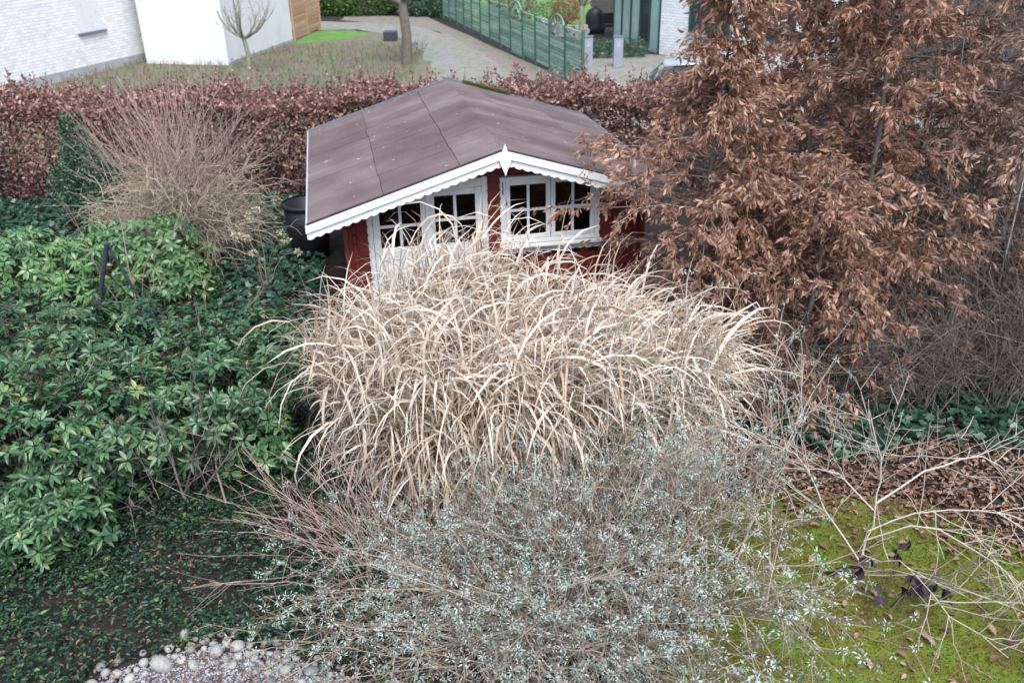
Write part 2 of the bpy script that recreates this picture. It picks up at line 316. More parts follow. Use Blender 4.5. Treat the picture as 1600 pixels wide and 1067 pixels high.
def felt_mat():
    m, nt, b = new_mat('roof_felt')
    tc = nt.nodes.new("ShaderNodeTexCoord")
    n1 = nt.nodes.new("ShaderNodeTexNoise"); n1.inputs["Scale"].default_value = 1.3; n1.inputs["Detail"].default_value = 6
    n2 = nt.nodes.new("ShaderNodeTexNoise"); n2.inputs["Scale"].default_value = 160; n2.inputs["Detail"].default_value = 2
    oi = nt.nodes.new("ShaderNodeObjectInfo")
    a1 = nt.nodes.new("ShaderNodeMath"); a1.operation = 'MULTIPLY_ADD'; a1.inputs[1].default_value = 0.22
    a2 = nt.nodes.new("ShaderNodeMath"); a2.operation = 'MULTIPLY_ADD'; a2.inputs[1].default_value = 0.30
    rp = ramp(nt, [(0.35, (0.088, 0.062, 0.062)), (0.6, (0.125, 0.092, 0.092)), (0.9, (0.18, 0.145, 0.145))])
    nt.links.new(tc.outputs["Object"], n1.inputs[0]); nt.links.new(tc.outputs["Object"], n2.inputs[0])
    nt.links.new(oi.outputs["Random"], a1.inputs[0]); nt.links.new(n1.outputs["Fac"], a1.inputs[2])
    nt.links.new(n2.outputs["Fac"], a2.inputs[0]); nt.links.new(a1.outputs[0], a2.inputs[2])
    sb = nt.nodes.new("ShaderNodeMath"); sb.operation = 'SUBTRACT'; sb.inputs[1].default_value = 0.15
    nt.links.new(a2.outputs[0], sb.inputs[0]); nt.links.new(sb.outputs[0], rp.inputs[0])
    # pale droppings and scuffs
    n3 = nt.nodes.new("ShaderNodeTexNoise"); n3.inputs["Scale"].default_value = 13; n3.inputs["Detail"].default_value = 5
    rp2 = ramp(nt, [(0.71, (0, 0, 0)), (0.74, (1, 1, 1))]); nt.links.new(tc.outputs["Object"], n3.inputs[0]); nt.links.new(n3.outputs["Fac"], rp2.inputs[0])
    mx = nt.nodes.new("ShaderNodeMixRGB"); mx.inputs[2].default_value = (0.5, 0.5, 0.5, 1)
    nt.links.new(rp2.outputs[0], mx.inputs[0]); nt.links.new(rp.outputs[0], mx.inputs[1]); nt.links.new(mx.outputs[0], b.inputs["Base Color"])
    b.inputs["Roughness"].default_value = 0.9; b.inputs["Specular IOR Level"].default_value = 0.2
    bp = nt.nodes.new("ShaderNodeBump"); bp.inputs["Strength"].default_value = 0.35; bp.inputs["Distance"].default_value = 0.004
    nt.links.new(n2.outputs["Fac"], bp.inputs["Height"]); nt.links.new(bp.outputs[0], b.inputs["Normal"])
    return m
M['felt'] = felt_mat()
M['tar'] = noise_mat('tar', [(0.3, (0.02, 0.016, 0.016)), (0.7, (0.045, 0.036, 0.036))], 6, 0.8)

# ------------------------------------------------------------------ the setting
g = sheet('ground', [(-90, -12), (90, -12), (90, 160), (-90, 160)], 0.0, M['soil'])
def wobble(pts, n=10, amp=0.12, seed=1):
    q = np.random.default_rng(seed); out = []
    for i in range(len(pts)):
        a = np.array(pts[i], float); b = np.array(pts[(i + 1) % len(pts)], float)
        for k in range(n): out.append(tuple(a + (b - a) * k / n + q.normal(0, amp, 2)))
    return out
MOSS = [(0.6, 4.0), (6.5, 3.6), (6.3, 5.6), (5.0, 6.3), (4.0, 7.2), (2.6, 7.5), (1.6, 7.0), (0.9, 5.6)]
sheet('moss_lawn', wobble(MOSS, 10, 0.05, 2), 0.004, M['moss'])
sheet('meadow', wobble([(-30, 20.6), (-1.0, 20.6), (-2.0, 30), (-2.8, 36.5), (-4.9, 44.6), (-9.0, 46.8), (-14.4, 38), (-17, 31)], 8, 0.1, 3), 0.004, M['meadow'])
sheet('verge', wobble([(-4.4, 52), (-9, 53), (-9, 51), (-3.2, 45.2), (-0.6, 33.6), (0.2, 24), (2.6, 24), (2.5, 29.6)], 8, 0.06, 9), 0.008, M['verge'])
sheet('drive', wobble([(-14, 47.0), (-9.28, 46.5), (-7.36, 46.46), (-5.51, 44.24), (-3.98, 40.77), (-3.26, 37.0), (-2.84, 33.85), (-2.62, 31.8), (-2.4, 24), (0.6, 24), (0.4, 31.48), (-0.04, 33.82), (-1.24, 38.49), (-2.74, 43.83), (-4.95, 47.93), (-7.46, 49.45), (-14, 51.5)], 5, 0.10, 8), 0.012, M['drive'])
sheet('lawn', wobble([(-9.6, 41.5), (-7.2, 43.2), (-6.6, 44.6), (-7.6, 46.3), (-9.3, 46.4)], 6, 0.08, 4), 0.008, M['lawn'])
sheet('lawn', [(-1.6, 46.5), (3.3, 42.5), (4.5, 44), (6, 75), (-6, 75)], 0.004, M['lawn'])
sheet('forecourt', [(2.4, 24), (14, 22), (14, 35), (6.5, 36.2), (2.4, 38)], 0.004, M['drive'])
GB = [(-3.3, 4.6), (-3.1, 5.0), (-2.85, 5.2), (-2.6, 5.36), (-2.2, 5.34), (-1.9, 5.2), (-1.5, 5.05), (-1.2, 4.6)]
sheet('gravel_bed', wobble(GB, 4, 0.02, 5), 0.004, M['gravel'])

# ------------------------------------------------------------------ garden shed
SY = 0.192867; SO = (-0.056, 10.819, 0)
shed = thing('garden_shed', 'dark red wooden garden shed with brown felt roof and white scalloped bargeboards', 'shed', SO, SY)
HW, ZE, ZR, LEN = 2.452, 1.95, 2.70, 5.11
sl = (ZR - ZE) / HW; ang = math.atan(sl); OV = 0.5
def roofz(s): return ZR - sl * abs(s)
# roof boards under the felt
roof = None
for sgn in (-1, 1):
    pts = [(0, ZR - 0.012), (sgn * HW, ZE - 0.012), (sgn * HW, ZE - 0.042), (0, ZR - 0.042)]
    o = prism('roof', pts, lambda a, b, d: (a, d, b), 0.004, LEN, M['tar'], shed)
    # felt sheets: rows across the slope, a metre long down the slope
    nrow = 11; rw = LEN / nrow
    q = np.random.default_rng(5 + sgn)
    for i in range(nrow):
        cuts = [0.0, 0.55 + q.normal(0, 0.006), 1.52 + q.normal(0, 0.008), HW + 0.012]
        for k in range(3):
            s0, s1 = cuts[k], cuts[k + 1] - (0.006 if k < 2 else 0)
            d0, d1 = i * rw + 0.009 + q.normal(0, 0.004), (i + 1) * rw - 0.009 + q.normal(0, 0.004)
            a = Acc(); vv = []
            up0, up1 = 0.008, 0.006
            for (s, lift) in ((s0, 0.0), (s1, 0.006)):
                for (d, l2) in ((d0, up1), (d1, up0)):
                    zt = roofz(s) + lift + l2 + q.normal(0, 0.002) - 0.002
                    vv += [(sgn * s, d, zt), (sgn * s, d, zt - 0.007)]
            a.add(vv, [(0, 4, 6, 2), (1, 3, 7, 5), (0, 2, 3, 1), (4, 5, 7, 6), (0, 1, 5, 4), (2, 6, 7, 3)] if sgn > 0 else [(0, 2, 6, 4), (1, 5, 7, 3), (0, 1, 3, 2), (4, 6, 7, 5), (0, 4, 5, 1), (2, 3, 7, 6)])
            link('felt_sheet', a.mesh('felt_sheet'), M['felt'], o, False)
    # eave strip along the side
    boxobj('eave_strip', M['plinth'] if sgn < 0 else M['slate'], o, sgn * HW + (-0.035 if sgn < 0 else 0.012), sgn * HW + (-0.012 if sgn < 0 else 0.035), -0.03, LEN + 0.02, ZE - 0.07, ZE + 0.012)
    # back verge trim
    prism('verge_trim', [(0, ZR + 0.03), (sgn * (HW + 0.02), ZE + 0.03), (sgn * (HW + 0.02), ZE - 0.08), (0, ZR - 0.08)], lambda a, b, d: (a, d, b), LEN + 0.034, LEN + 0.055, M['slate'], o)
    # front bargeboard with scalloped lower edge
    n = 22; pts = [(0.0, ZR - 0.002)] if sgn > 0 else [(0.0, ZR - 0.002)]
    pts = [(0.0, ZR - 0.004), (sgn * (HW + 0.03), roofz(HW + 0.03) - 0.004)]
    Sx = np.linspace(HW + 0.03, 0.0, n * 6 + 1)
    for s in Sx:
        ph = (s / (HW + 0.03)) * n
        pts.append((sgn * s, roofz(s) - 0.165 - 0.022 * abs(math.sin(math.pi * ph))))
    bb = prism('bargeboard', pts, lambda a, b, d: (a, d, b), -0.045, -0.02, M['white'], shed)
    prism('cover_strip', [(0, ZR + 0.012), (sgn * (HW + 0.04), roofz(HW + 0.04) + 0.012), (sgn * (HW + 0.04), roofz(HW + 0.04) - 0.085), (0, ZR - 0.085)], lambda a, b, d: (a, d, b), -0.068, -0.0455, M['white'], bb)
    prism('felt_edge', [(0, ZR + 0.03), (sgn * (HW + 0.02), roofz(HW + 0.02) + 0.03), (sgn * (HW + 0.02), roofz(HW + 0.02) + 0.0125), (0, ZR + 0.0125)], lambda a, b, d: (a, d, b), -0.062, -0.018, M['tar'], o)
# moss cushion on the back verge
a = Acc(); q = np.random.default_rng(3)
s = q.uniform(0.28, 1.1, 900); P = np.stack([s, LEN + 0.03 + q.normal(0, 0.02, 900), ZR - sl * s + 0.03 + q.uniform(0, 0.02, 900)], 1)
place(a, leaf_small(), P, q.normal(0, 1, (900, 3)) + [0, 0, 1.0], q.normal(0, 1, (900, 3)), 0.035, 0.015, q.random(900))
o = a.build('moss_strip', M['moss_tuft'], shed, world_coords=False); o["kind"] = "stuff"
# finial
prism('finial', [(0.0, 2.80), (0.075, 2.60), (0.0, 2.40), (-0.075, 2.60)], lambda a, b, d: (a, d, b), -0.092, -0.069, M['white'], shed)
# walls: stacked red logs around the openings
WD = OV; WL, WR = -2.05, 2.05; BK = 4.75; LH = 0.134
DOOR = (-1.74, -0.14, 2.20); WIN = (0.02, 1.40, 1.30, 2.23)
def log(x0, x1, y0, y1, z0, z1): return boxobj('wall_log', M['red'], shed, x0, x1, y0, y1, z0, z1, bevel=0.016)
for i in range(20):
    z0, z1 = 0.02 + i * LH, 0.02 + (i + 1) * LH - 0.003
    lim = min(2.05, (ZR - 0.05 - z1) / sl)
    if lim < 0.1: break
    segs = [(-lim, lim)]
    def cut(segs, a0, a1):
        out = []
        for p, q_ in segs:
            if a1 <= p or a0 >= q_: out.append((p, q_)); continue
            if p < a0: out.append((p, a0))
            if q_ > a1: out.append((a1, q_))
        return out
    if z0 < DOOR[2] - 0.02: segs = cut(segs, DOOR[0] + 0.03, DOOR[1] - 0.03)
    if z1 > WIN[2] + 0.05 and z0 < WIN[3] - 0.02: segs = cut(segs, WIN[0] + 0.03, WIN[1] - 0.03)
    for p, q_ in segs:
        if q_ - p > 0.03: log(p, q_, WD + 0.004, WD + 0.045, z0, z1)
    if lim > 0.2: log(-lim, lim, BK, BK + 0.045, z0, z1)
    if z1 < ZE + 0.05:
        for x in (-1.93, 1.885): log(x, x + 0.045, WD - 0.10, WD + 0.002, z0 + 0.002, z1); log(x, x + 0.045, WD + 0.047, BK - 0.003, z0 + 0.002, z1)
boxobj('floor', M['tan_wood'], shed, -1.9, 1.9, WD + 0.06, BK - 0.01, 0.01, 0.05)
# scalloped red trim boards
def scallop(name, x0, x1, z0, z1, left, right, mat, d0, d1, amp=0.018, pitch=0.11):
    n = int((z1 - z0) / pitch); pts = []
    zs = np.linspace(z0, z1, n * 6 + 1)
    for z in zs: pts.append((x0 + (amp * abs(math.sin(math.pi * n * (z - z0) / (z1 - z0))) if left else 0), z))
    for z in zs[::-1]: pts.append((x1 - (amp * abs(math.sin(math.pi * n * (z - z0) / (z1 - z0))) if right else 0), z))
    return prism(name, pts, lambda a, b, d: (a, d, b), d0, d1, mat, shed)
scallop('trim_board', -1.985, -1.73, 0.03, 2.05, False, True, M['red'], WD - 0.064, WD - 0.042)
scallop('trim_board', -0.15, 0.03, 0.03, 2.52, True, True, M['red'], WD - 0.064, WD - 0.042)
scallop('trim_board', 1.38, 1.985, 0.03, 2.05, True, False, M['red'], WD - 0.064, WD - 0.042)
boxobj('corner_post', M['red'], shed, -2.04, -1.99, WD - 0.07, WD - 0.03, 0.02, 1.98, 0.006)
boxobj('corner_post', M['red'], shed, 1.99, 2.04, WD - 0.07, WD - 0.03, 0.02, 1.98, 0.006)
prism('gable_trim', [(-0.9, 2.27), (-0.9, 2.36), (0, 2.60), (0.9, 2.36), (0.9, 2.27)] , lambda a, b, d: (a, d, b), WD - 0.040, WD + 0.001, M['red'], shed)

def glazed(parent, x0, x1, z0, z1, cols, rows, y, stile=0.085, bar=0.035, rail_b=None):
    """white sash between x0..x1: stiles, rails, glazing bars and each pane"""
    rb = rail_b or stile
    W_ = M['white']
    boxobj('stile', W_, parent, x0, x0 + stile, y, y + 0.035, z0, z1, 0.004)
    boxobj('stile', W_, parent, x1 - stile, x1, y, y + 0.035, z0, z1, 0.004)
    boxobj('rail', W_, parent, x0 + stile + 0.001, x1 - stile - 0.001, y + 0.002, y + 0.034, z1 - stile, z1 - 0.001, 0.004)
    boxobj('rail', W_, parent, x0 + stile + 0.001, x1 - stile - 0.001, y + 0.002, y + 0.034, z0 + 0.001, z0 + rb, 0.004)
    gx0, gx1, gz0, gz1 = x0 + stile, x1 - stile, z0 + rb, z1 - stile
    for i in range(1, cols):
        c = gx0 + (gx1 - gx0) * i / cols
        boxobj('glazing_bar', W_, parent, c - bar / 2, c + bar / 2, y + 0.004, y + 0.03, gz0 + 0.001, gz1 - 0.001, 0.003)
    for j in range(1, rows):
        c = gz0 + (gz1 - gz0) * j / rows
        boxobj('glazing_bar', W_, parent, gx0 + 0.001, gx1 - 0.001, y + 0.006, y + 0.028, c - bar / 2, c + bar / 2, 0.003)
    for i in range(cols):
        for j in range(rows):
            px0 = gx0 + (gx1 - gx0) * i / cols; px1 = gx0 + (gx1 - gx0) * (i + 1) / cols
            pz0 = gz0 + (gz1 - gz0) * j / rows; pz1 = gz0 + (gz1 - gz0) * (j + 1) / rows
            boxobj('pane', M['glass'], parent, px0 + 0.002, px1 - 0.002, y + 0.015, y + 0.019, pz0 + 0.002, pz1 - 0.002)

def part_empty(name, parent, loc=(0, 0, 0)):
    o = bpy.data.objects.new(name, None); col.objects.link(o); o.parent = parent; o.location = loc; o.empty_display_size = 0.1
    return o
YF = WD - 0.055
# door frame and two leaves
boxobj('door_frame', M['white'], shed, DOOR[0], DOOR[0] + 0.075, YF + 0.015, WD + 0.06, 0.03, 2.07, 0.005)
boxobj('door_frame', M['white'], shed, DOOR[1] - 0.075, DOOR[1], YF + 0.015, WD + 0.06, 0.03, 2.26, 0.005)
prism('door_frame', [(DOOR[0] + 0.076, 2.062), (DOOR[1] - 0.076, 2.142), (DOOR[1] - 0.076, 2.25), (-1.45, 2.19), (DOOR[0] + 0.076, 2.10)], lambda a, b, d: (a, d, b), YF + 0.017, WD + 0.058, M['white'], shed)
for k, (x0, x1) in enumerate(((-1.66, -0.945), (-0.935, -0.22))):
    d = part_empty('door', shed, (x0, YF + 0.02, 0.05))
    # children in door-local coordinates
    w = x1 - x0
    glazed(d, 0, w, 1.25, 2.01 + 0.07 * k, 2, 2, 0.0, 0.088, 0.04)
    boxobj('door_panel', M['white'], d, 0.088, w - 0.088, 0.012, 0.024, 0.16, 1.2, 0)
    boxobj('stile', M['white'], d, 0, 0.088, 0.0, 0.035, 0.0, 1.2495, 0.004)
    boxobj('stile', M['white'], d, w - 0.088, w, 0.0, 0.035, 0.0, 1.2495, 0.004)
    boxobj('rail', M['white'], d, 0.089, w - 0.089, 0.002, 0.034, 0.0, 0.16, 0.004)
    boxobj('rail', M['white'], d, 0.089, w - 0.089, 0.002, 0.034, 1.17, 1.2495, 0.004)
    if k: 
        boxobj('handle', M['iron'], d, 0.03, 0.05, -0.045, -0.025, 0.92, 1.04, 0.005)
        boxobj('cover_strip', M['white'], d, -0.035, 0.025, -0.02, -0.001, 0.0, 2.02, 0.004)
# window: outer frame, two sashes, sill and apron
win = part_empty('window', shed, (WIN[0], YF, WIN[2]))
ww, wh = WIN[1] - WIN[0], WIN[3] - WIN[2]
boxobj('window_frame', M['white'], win, 0, 0.075, 0.0, 0.115, 0, wh, 0.005)
boxobj('window_frame', M['white'], win, ww - 0.075, ww, 0.0, 0.115, 0, wh, 0.005)
boxobj('window_frame', M['white'], win, 0.076, ww - 0.076, 0.002, 0.113, wh - 0.055, wh - 0.001, 0.005)
boxobj('window_frame', M['white'], win, 0.076, ww - 0.076, 0.002, 0.113, 0.001, 0.06, 0.005)
glazed(win, 0.08, ww / 2 - 0.004, 0.063, wh - 0.058, 2, 2, 0.012, 0.06, 0.035)
glazed(win, ww / 2 + 0.004, ww - 0.08, 0.063, wh - 0.058, 2, 2, 0.012, 0.06, 0.035)
boxobj('sill', M['white'], win, -0.02, ww + 0.02, -0.09, 0.0, -0.035, 0.0, 0.006)
a_pts = [(0.0, -0.037)]
nsc = 12
for z in np.linspace(0, 1, nsc * 6 + 1): a_pts.append((ww * z, -0.10 - 0.02 * abs(math.sin(math.pi * nsc * z))))
a_pts.append((ww, -0.037))
prism('apron', a_pts, lambda a, b, d: (a, d, b), -0.03, -0.012, M['white'], win)
boxobj('hinge', M['iron'], win, 0.03, 0.045, -0.008, -0.001, wh - 0.22, wh - 0.06)
boxobj('hinge', M['iron'], win, 0.085, 0.097, 0.002, 0.011, 0.55, 0.63)

# water butt beside the shed
def lathe(acc, prof, S=24, c=(0, 0, 0)):
    a = np.arange(S) * 2 * np.pi / S
    V = np.array([[(c[0] + r * math.cos(t), c[1] + r * math.sin(t), c[2] + z) for t in a] for r, z in prof])
    K = len(prof); idx = np.arange(K * S).reshape(K, S)
    q = np.stack([idx[:-1], np.roll(idx, -1, 1)[:-1], np.roll(idx, -1, 1)[1:], idx[1:]], -1).reshape(-1, 4)
    acc.add(V.reshape(-1, 3), q)
tb = thing('water_butt', 'black plastic water butt standing beside the shed under the roof edge', 'barrel', (-3.45, 14.5, 0))
a = Acc(); lathe(a, [(0.0, 0.01), (0.30, 0.01), (0.36, 0.5), (0.385, 0.96), (0.36, 0.96), (0.34, 0.5), (0.0, 0.45)]); a.build('tub', M['black'], tb, True, world_coords=False)
a = Acc(); lathe(a, [(0.387, 0.90), (0.415, 0.91), (0.42, 0.97), (0.387, 0.98)]); a.build('rim', M['black'], tb, True, world_coords=False)

# ------------------------------------------------------------------ plants: generators
def arcs(base, az, el, L, bend, K=7, wob=0.0, side=0.0, q=rng):
    """polylines whose elevation falls by bend radians along their length"""
    N = len(az); t = np.linspace(0, 1, K)
    e = el[:, None] - bend[:, None] * t[None] ** 1.3
    a = az[:, None] + side * q.normal(0, 1, (N, 1)) * t[None]
    if wob: e = e + q.normal(0, wob, e.shape); a = a + q.normal(0, wob, a.shape)
    d = np.stack([np.cos(a) * np.cos(e), np.sin(a) * np.cos(e), np.sin(e)], -1)
    step = d * (L / (K - 1))[:, None, None]
    P = np.concatenate([np.zeros((N, 1, 3)), np.cumsum(step[:, :-1], 1)], 1) + np.asarray(base)[:, None]
    P[..., 2] = np.maximum(P[..., 2], 0.02)
    return P
def at_frac(P, i, f):
    K = P.shape[1]; x = f * (K - 1); k = np.minimum(x.astype(int), K - 2); w = (x - k)[:, None]
    return P[i, k] * (1 - w) + P[i, k + 1] * w, norm(P[i, k + 1] - P[i, k])
def child_arcs(P, per, L, spread=0.7, f0=0.25, f1=1.0, K=5, up=0.1, bend=0.0, wob=0.1, q=rng):
    N = P.shape[0]; i = np.repeat(np.arange(N), per); f = q.uniform(f0, f1, len(i))
    p, d = at_frac(P, i, f)
    dd = norm(d + spread * q.normal(0, 1, d.shape) + [0, 0, up])
    el = np.arcsin(np.clip(dd[:, 2], -1, 1)); az = np.arctan2(dd[:, 1], dd[:, 0])
    Ls = q.uniform(L[0], L[1], len(i))
    return arcs(p, az, el, Ls, np.full(len(i), bend), K, wob, 0, q), i
def taper(N, K, r0, r1): return np.broadcast_to(np.linspace(1, 0, K)[None] * (np.asarray(r0).reshape(-1, 1) - r1) + r1, (N, K))

def blob_points(lumps, n, q, skin=0.25, zmin=0.05):
    """points in the outer skin of a union of ellipsoids; returns points and outward normals"""
    C = np.array([l[:3] for l in lumps]); Rr = np.array([l[3:6] for l in lumps])
    area = (Rr[:, 0] * Rr[:, 1] + Rr[:, 1] * Rr[:, 2] + Rr[:, 0] * Rr[:, 2]); w = area / area.sum()
    k = q.choice(len(lumps), n * 3, p=w); u = norm(q.normal(0, 1, (n * 3, 3)))
    rad = 1 - skin * q.random(n * 3) ** 1.5
    lump = 1 + 0.10 * np.sin(u[:, 0] * 7 + k) * np.sin(u[:, 1] * 6 + 2 * k) * np.cos(u[:, 2] * 5)
    P = C[k] + u * Rr[k] * (rad * lump)[:, None]; Nn = norm(u / Rr[k])
    keep = P[:, 2] > zmin
    for j in range(len(lumps)):
        dd = (((P - C[j]) / Rr[j]) ** 2).sum(1)
        keep &= (dd > (1 - skin) ** 2 * 0.85) | (k == j)
    P, Nn = P[keep][:n], Nn[keep][:n]
    return P, Nn
def rosettes(P, Nn, q, per, L, W, lift=0.35, droop=0.0, up=0.6):
    A = norm(Nn + [0, 0, up] + 0.35 * q.normal(0, 1, P.shape)); N = len(P)
    X = norm(np.cross(A, q.normal(0, 1, P.shape))); Y = np.cross(A, X)
    n = N * per; i = np.repeat(np.arange(N), per); th = np.tile(np.arange(per) * 2 * np.pi / per, N) + q.normal(0, 0.25, n) + np.repeat(q.random(N) * 6, per)
    el = lift + q.normal(0, 0.22, n)
    D = norm((X[i] * np.cos(th)[:, None] + Y[i] * np.sin(th)[:, None]) * np.cos(el)[:, None] + A[i] * np.sin(el)[:, None] - np.array([0, 0, droop]))
    Nl = A[i] + 0.2 * q.normal(0, 1, (n, 3))
    pos = P[i] + D * 0.012
    Ls = q.uniform(L[0], L[1], n); Ws = q.uniform(W[0], W[1], n)
    rr = np.clip(np.repeat(q.normal(0.5, 0.16, N), per) + q.normal(0, 0.12, n), 0, 1)
    return pos, D, Nl, Ls, Ws, rr

LL = [leaf_long(0.18, 0.08), leaf_long(0.32, 0.12), leaf_long(0.05, 0.06)]
LC = [leaf_long(0.45, 0.16), leaf_long(-0.25, 0.18), leaf_long(0.15, 0.25)]
LS = [leaf_small(0.12), leaf_small(0.25)]
CH = [leaf_cheap(0.45), leaf_cheap(-0.25), leaf_cheap(0.15)]

# ---- big rhododendron in front
q = np.random.default_rng(21)
rh = thing('rhododendron', 'large dark green rhododendron with glossy leaf rosettes and brown seed heads', 'shrub', (-4.6, 7.6, 0))
lumps = [(-5.9, 7.35, 0.55, 1.35, 1.1, 0.80), (-4.75, 7.35, 0.6, 1.0, 1.0, 0.74), (-3.95, 7.75, 0.70, 0.9, 0.85, 0.66), (-3.05, 8.2, 0.86, 0.85, 0.75, 0.62), (-2.75, 7.9, 0.42, 0.5, 0.5, 0.4), (-5.4, 8.75, 0.9, 1.5, 0.8, 0.85), (-7.2, 8.4, 0.8, 1.2, 1.2, 1.0), (-5.5, 6.5, 0.45, 0.9, 0.65, 0.55), (-4.5, 6.7, 0.35, 0.8, 0.5, 0.42), (-4.0, 8.9, 0.92, 0.9, 0.6, 0.7), (-2.8, 8.8, 0.92, 0.6, 0.55, 0.64), (-4.9, 6.75, 0.35, 0.7, 0.5, 0.4)]
P, Nn = blob_points(lumps, 4000, q, 0.42)
args = rosettes(P, Nn, q, 8, (0.085, 0.135), (0.034, 0.05), 0.30, 0.15, 0.75)
facing = (args[2] @ norm(np.array([0.3, -0.8, 0.5]))) * 0.5
leaves(rh, 'leaf', M['rhodo'], LL, *args, n_single=300, rest='foliage', jitter=1.5, weight=facing)
az = q.uniform(0, 6.28, 60); base = np.stack([q.uniform(-6.5, -2.7, 60), q.uniform(7.2, 8.3, 60), np.zeros(60)], 1)
st = arcs(base, az, q.uniform(0.7, 1.4, 60), q.uniform(0.8, 1.5, 60), q.uniform(0.1, 0.6, 60), 7, 0.12)
tw, _ = child_arcs(st, 8, (0.25, 0.6), 0.7, q=q)
a = Acc(); tubes(a, st, taper(60, 7, 0.016, 0.006), 5, q.random(60)); tubes(a, tw, taper(len(tw), 5, 0.005, 0.002), 3, q.random(len(tw)))
a.build('branches', M['twig_grey'], rh)["kind"] = "stuff"
top = P[(P[:, 2] > 0.95) & (Nn[:, 2] > 0.2)]; top = top[q.random(len(top)) < 0.42]
n = len(top) * 16; i = np.repeat(np.arange(len(top)), 16); D = norm(q.normal(0, 1, (n, 3)) + [0, 0, 0.8])
a = Acc(); place(a, leaf_small(), top[i] + [0, 0, 0.05] + D * q.uniform(0, 0.035, (n, 1)), D, q.normal(0, 1, (n, 3)), q.uniform(0.02, 0.035, n), 0.012, q.random(n))
a.build('seed_heads', M['dead_head'], rh)["kind"] = "stuff"

# ---- light green rhododendron behind
rl = thing('rhododendron', 'light green rhododendron with large drooping leaves behind the metal plant support', 'shrub', (-6.4, 12.5, 0))
lumps = [(-8.6, 12.7, 0.5, 1.1, 0.9, 0.8), (-7.3, 12.5, 0.5, 1.0, 0.8, 0.72), (-6.1, 12.7, 0.55, 0.8, 0.7, 0.72), (-5.35, 12.75, 0.6, 0.75, 0.65, 0.78), (-4.95, 12.5, 0.35, 0.5, 0.45, 0.4), (-7.0, 11.9, 0.3, 1.4, 0.5, 0.42)]
P, Nn = blob_points(lumps, 950, q, 0.4)
args = rosettes(P, Nn, q, 9, (0.12, 0.18), (0.042, 0.06), 0.15, 0.45, 0.6)
leaves(rl, 'leaf', M['rhodo_light'], LL, *args, n_single=300, rest='foliage', jitter=1.5, mass=CH)
az = q.uniform(0, 6.28, 50); base = np.stack([q.uniform(-8.8, -5, 50), q.uniform(12.1, 13, 50), np.zeros(50)], 1)
st = arcs(base, az, q.uniform(0.8, 1.4, 50), q.uniform(0.7, 1.3, 50), q.uniform(0.1, 0.6, 50), 6, 0.12)
a = Acc(); tubes(a, st, taper(50, 6, 0.016, 0.006), 5, q.random(50)); a.build('branches', M['twig_grey'], rl)["kind"] = "stuff"

# ---- holly by the hedge
ho = thing('holly_bush', 'dark glossy green holly bush standing in front of the brown hedge', 'shrub', (-7.8, 16.3, 0))
lumps = [(-7.8, 16.3, 0.6, 0.72, 0.6, 0.6), (-7.9, 16.35, 1.2, 0.48, 0.45, 0.45), (-7.35, 16.1, 0.9, 0.45, 0.4, 0.5), (-7.1, 16.0, 0.4, 0.6, 0.5, 0.5), (-8.25, 16.2, 0.9, 0.35, 0.35, 0.4), (-8.02, 16.4, 1.62, 0.28, 0.28, 0.4), (-8.1, 16.4, 1.95, 0.13, 0.13, 0.2)]
P, Nn = blob_points(lumps, 7000, q, 0.5)
a = Acc(); n = len(P); D = norm(Nn + 0.8 * q.normal(0, 1, (n, 3))); place(a, leaf_small(0.2), P, D, Nn + 0.5 * q.normal(0, 1, (n, 3)), q.uniform(0.05, 0.08, n), 0.04, np.clip(q.normal(0.5, 0.25, n), 0, 1))
a.build('foliage', M['holly'], ho)["kind"] = "stuff"
a = Acc(); tubes(a, np.array([[(-7.8, 16.3, 0), (-7.82, 16.3, 0.8), (-7.95, 16.38, 1.9)]]), np.array([[0.04, 0.03, 0.008]]), 6); a.build('stem', M['bark'], ho)

# ---- brown beech hedge along the boundary
q = np.random.default_rng(31)
he = thing('beech_hedge', 'long clipped beech hedge with dry red-brown leaves behind the shed', 'hedge', (-2.5, 18.9, 0))
HX0, HX1, HY0, HY1, HH = -13.5, 8.2, 17.9, 19.9, 1.98
def hedge_h(x): return HH + 0.08 * np.sin(x * 1.7) + 0.06 * np.sin(x * 4.1 + 1) + 0.05 * np.sin(x * 9.3)
def hedge_f(x, z): return HY0 + 0.12 * np.sin(x * 2.3 + z * 2) + 0.08 * np.sin(x * 5.7 - z * 4) + 0.25 * np.maximum(0, 0.8 - z) 
n1, n2 = 42000, 34000
x = q.uniform(HX0, HX1, n1); z = hedge_h(x) * (1 - q.random(n1) ** 1.5); z = np.maximum(z, 0.1)
P1 = np.stack([x, hedge_f(x, z) + q.random(n1) ** 2 * 0.55 - 0.04, z], 1)
x = q.uniform(HX0, HX1, n2); y = q.uniform(HY0, HY1, n2)
P2 = np.stack([x, y, hedge_h(x) - 0.10 * (np.abs(y - 18.9) > 0.8) + 0.10 * q.normal(0, 0.55, n2) - q.random(n2) ** 2 * 0.3], 1)
x = q.uniform(HX0, HX1, 10000); P3 = np.stack([x, q.uniform(18.3, 19.7, 10000), q.uniform(0.1, 1.8, 10000)], 1)
P = np.concatenate([P1, P2, P3]); n = len(P)
D = norm(q.normal(0, 1, (n, 3)) + [0, -0.4, 0.1]); Nl = q.normal(0, 1, (n, 3)) + [0, -0.5, 0.7]
a = Acc(); place(a, LS[0], P, D, Nl, q.uniform(0.065, 0.11, n), q.uniform(0.045, 0.07, n), np.clip(q.normal(0.45, 0.24, n), 0, 1))
a.build('foliage', M['hedge_leaf'], he)["kind"] = "stuff"
nst = 240; base = np.stack([q.uniform(HX0, HX1, nst), q.uniform(18.2, 19.6, nst), np.zeros(nst)], 1)
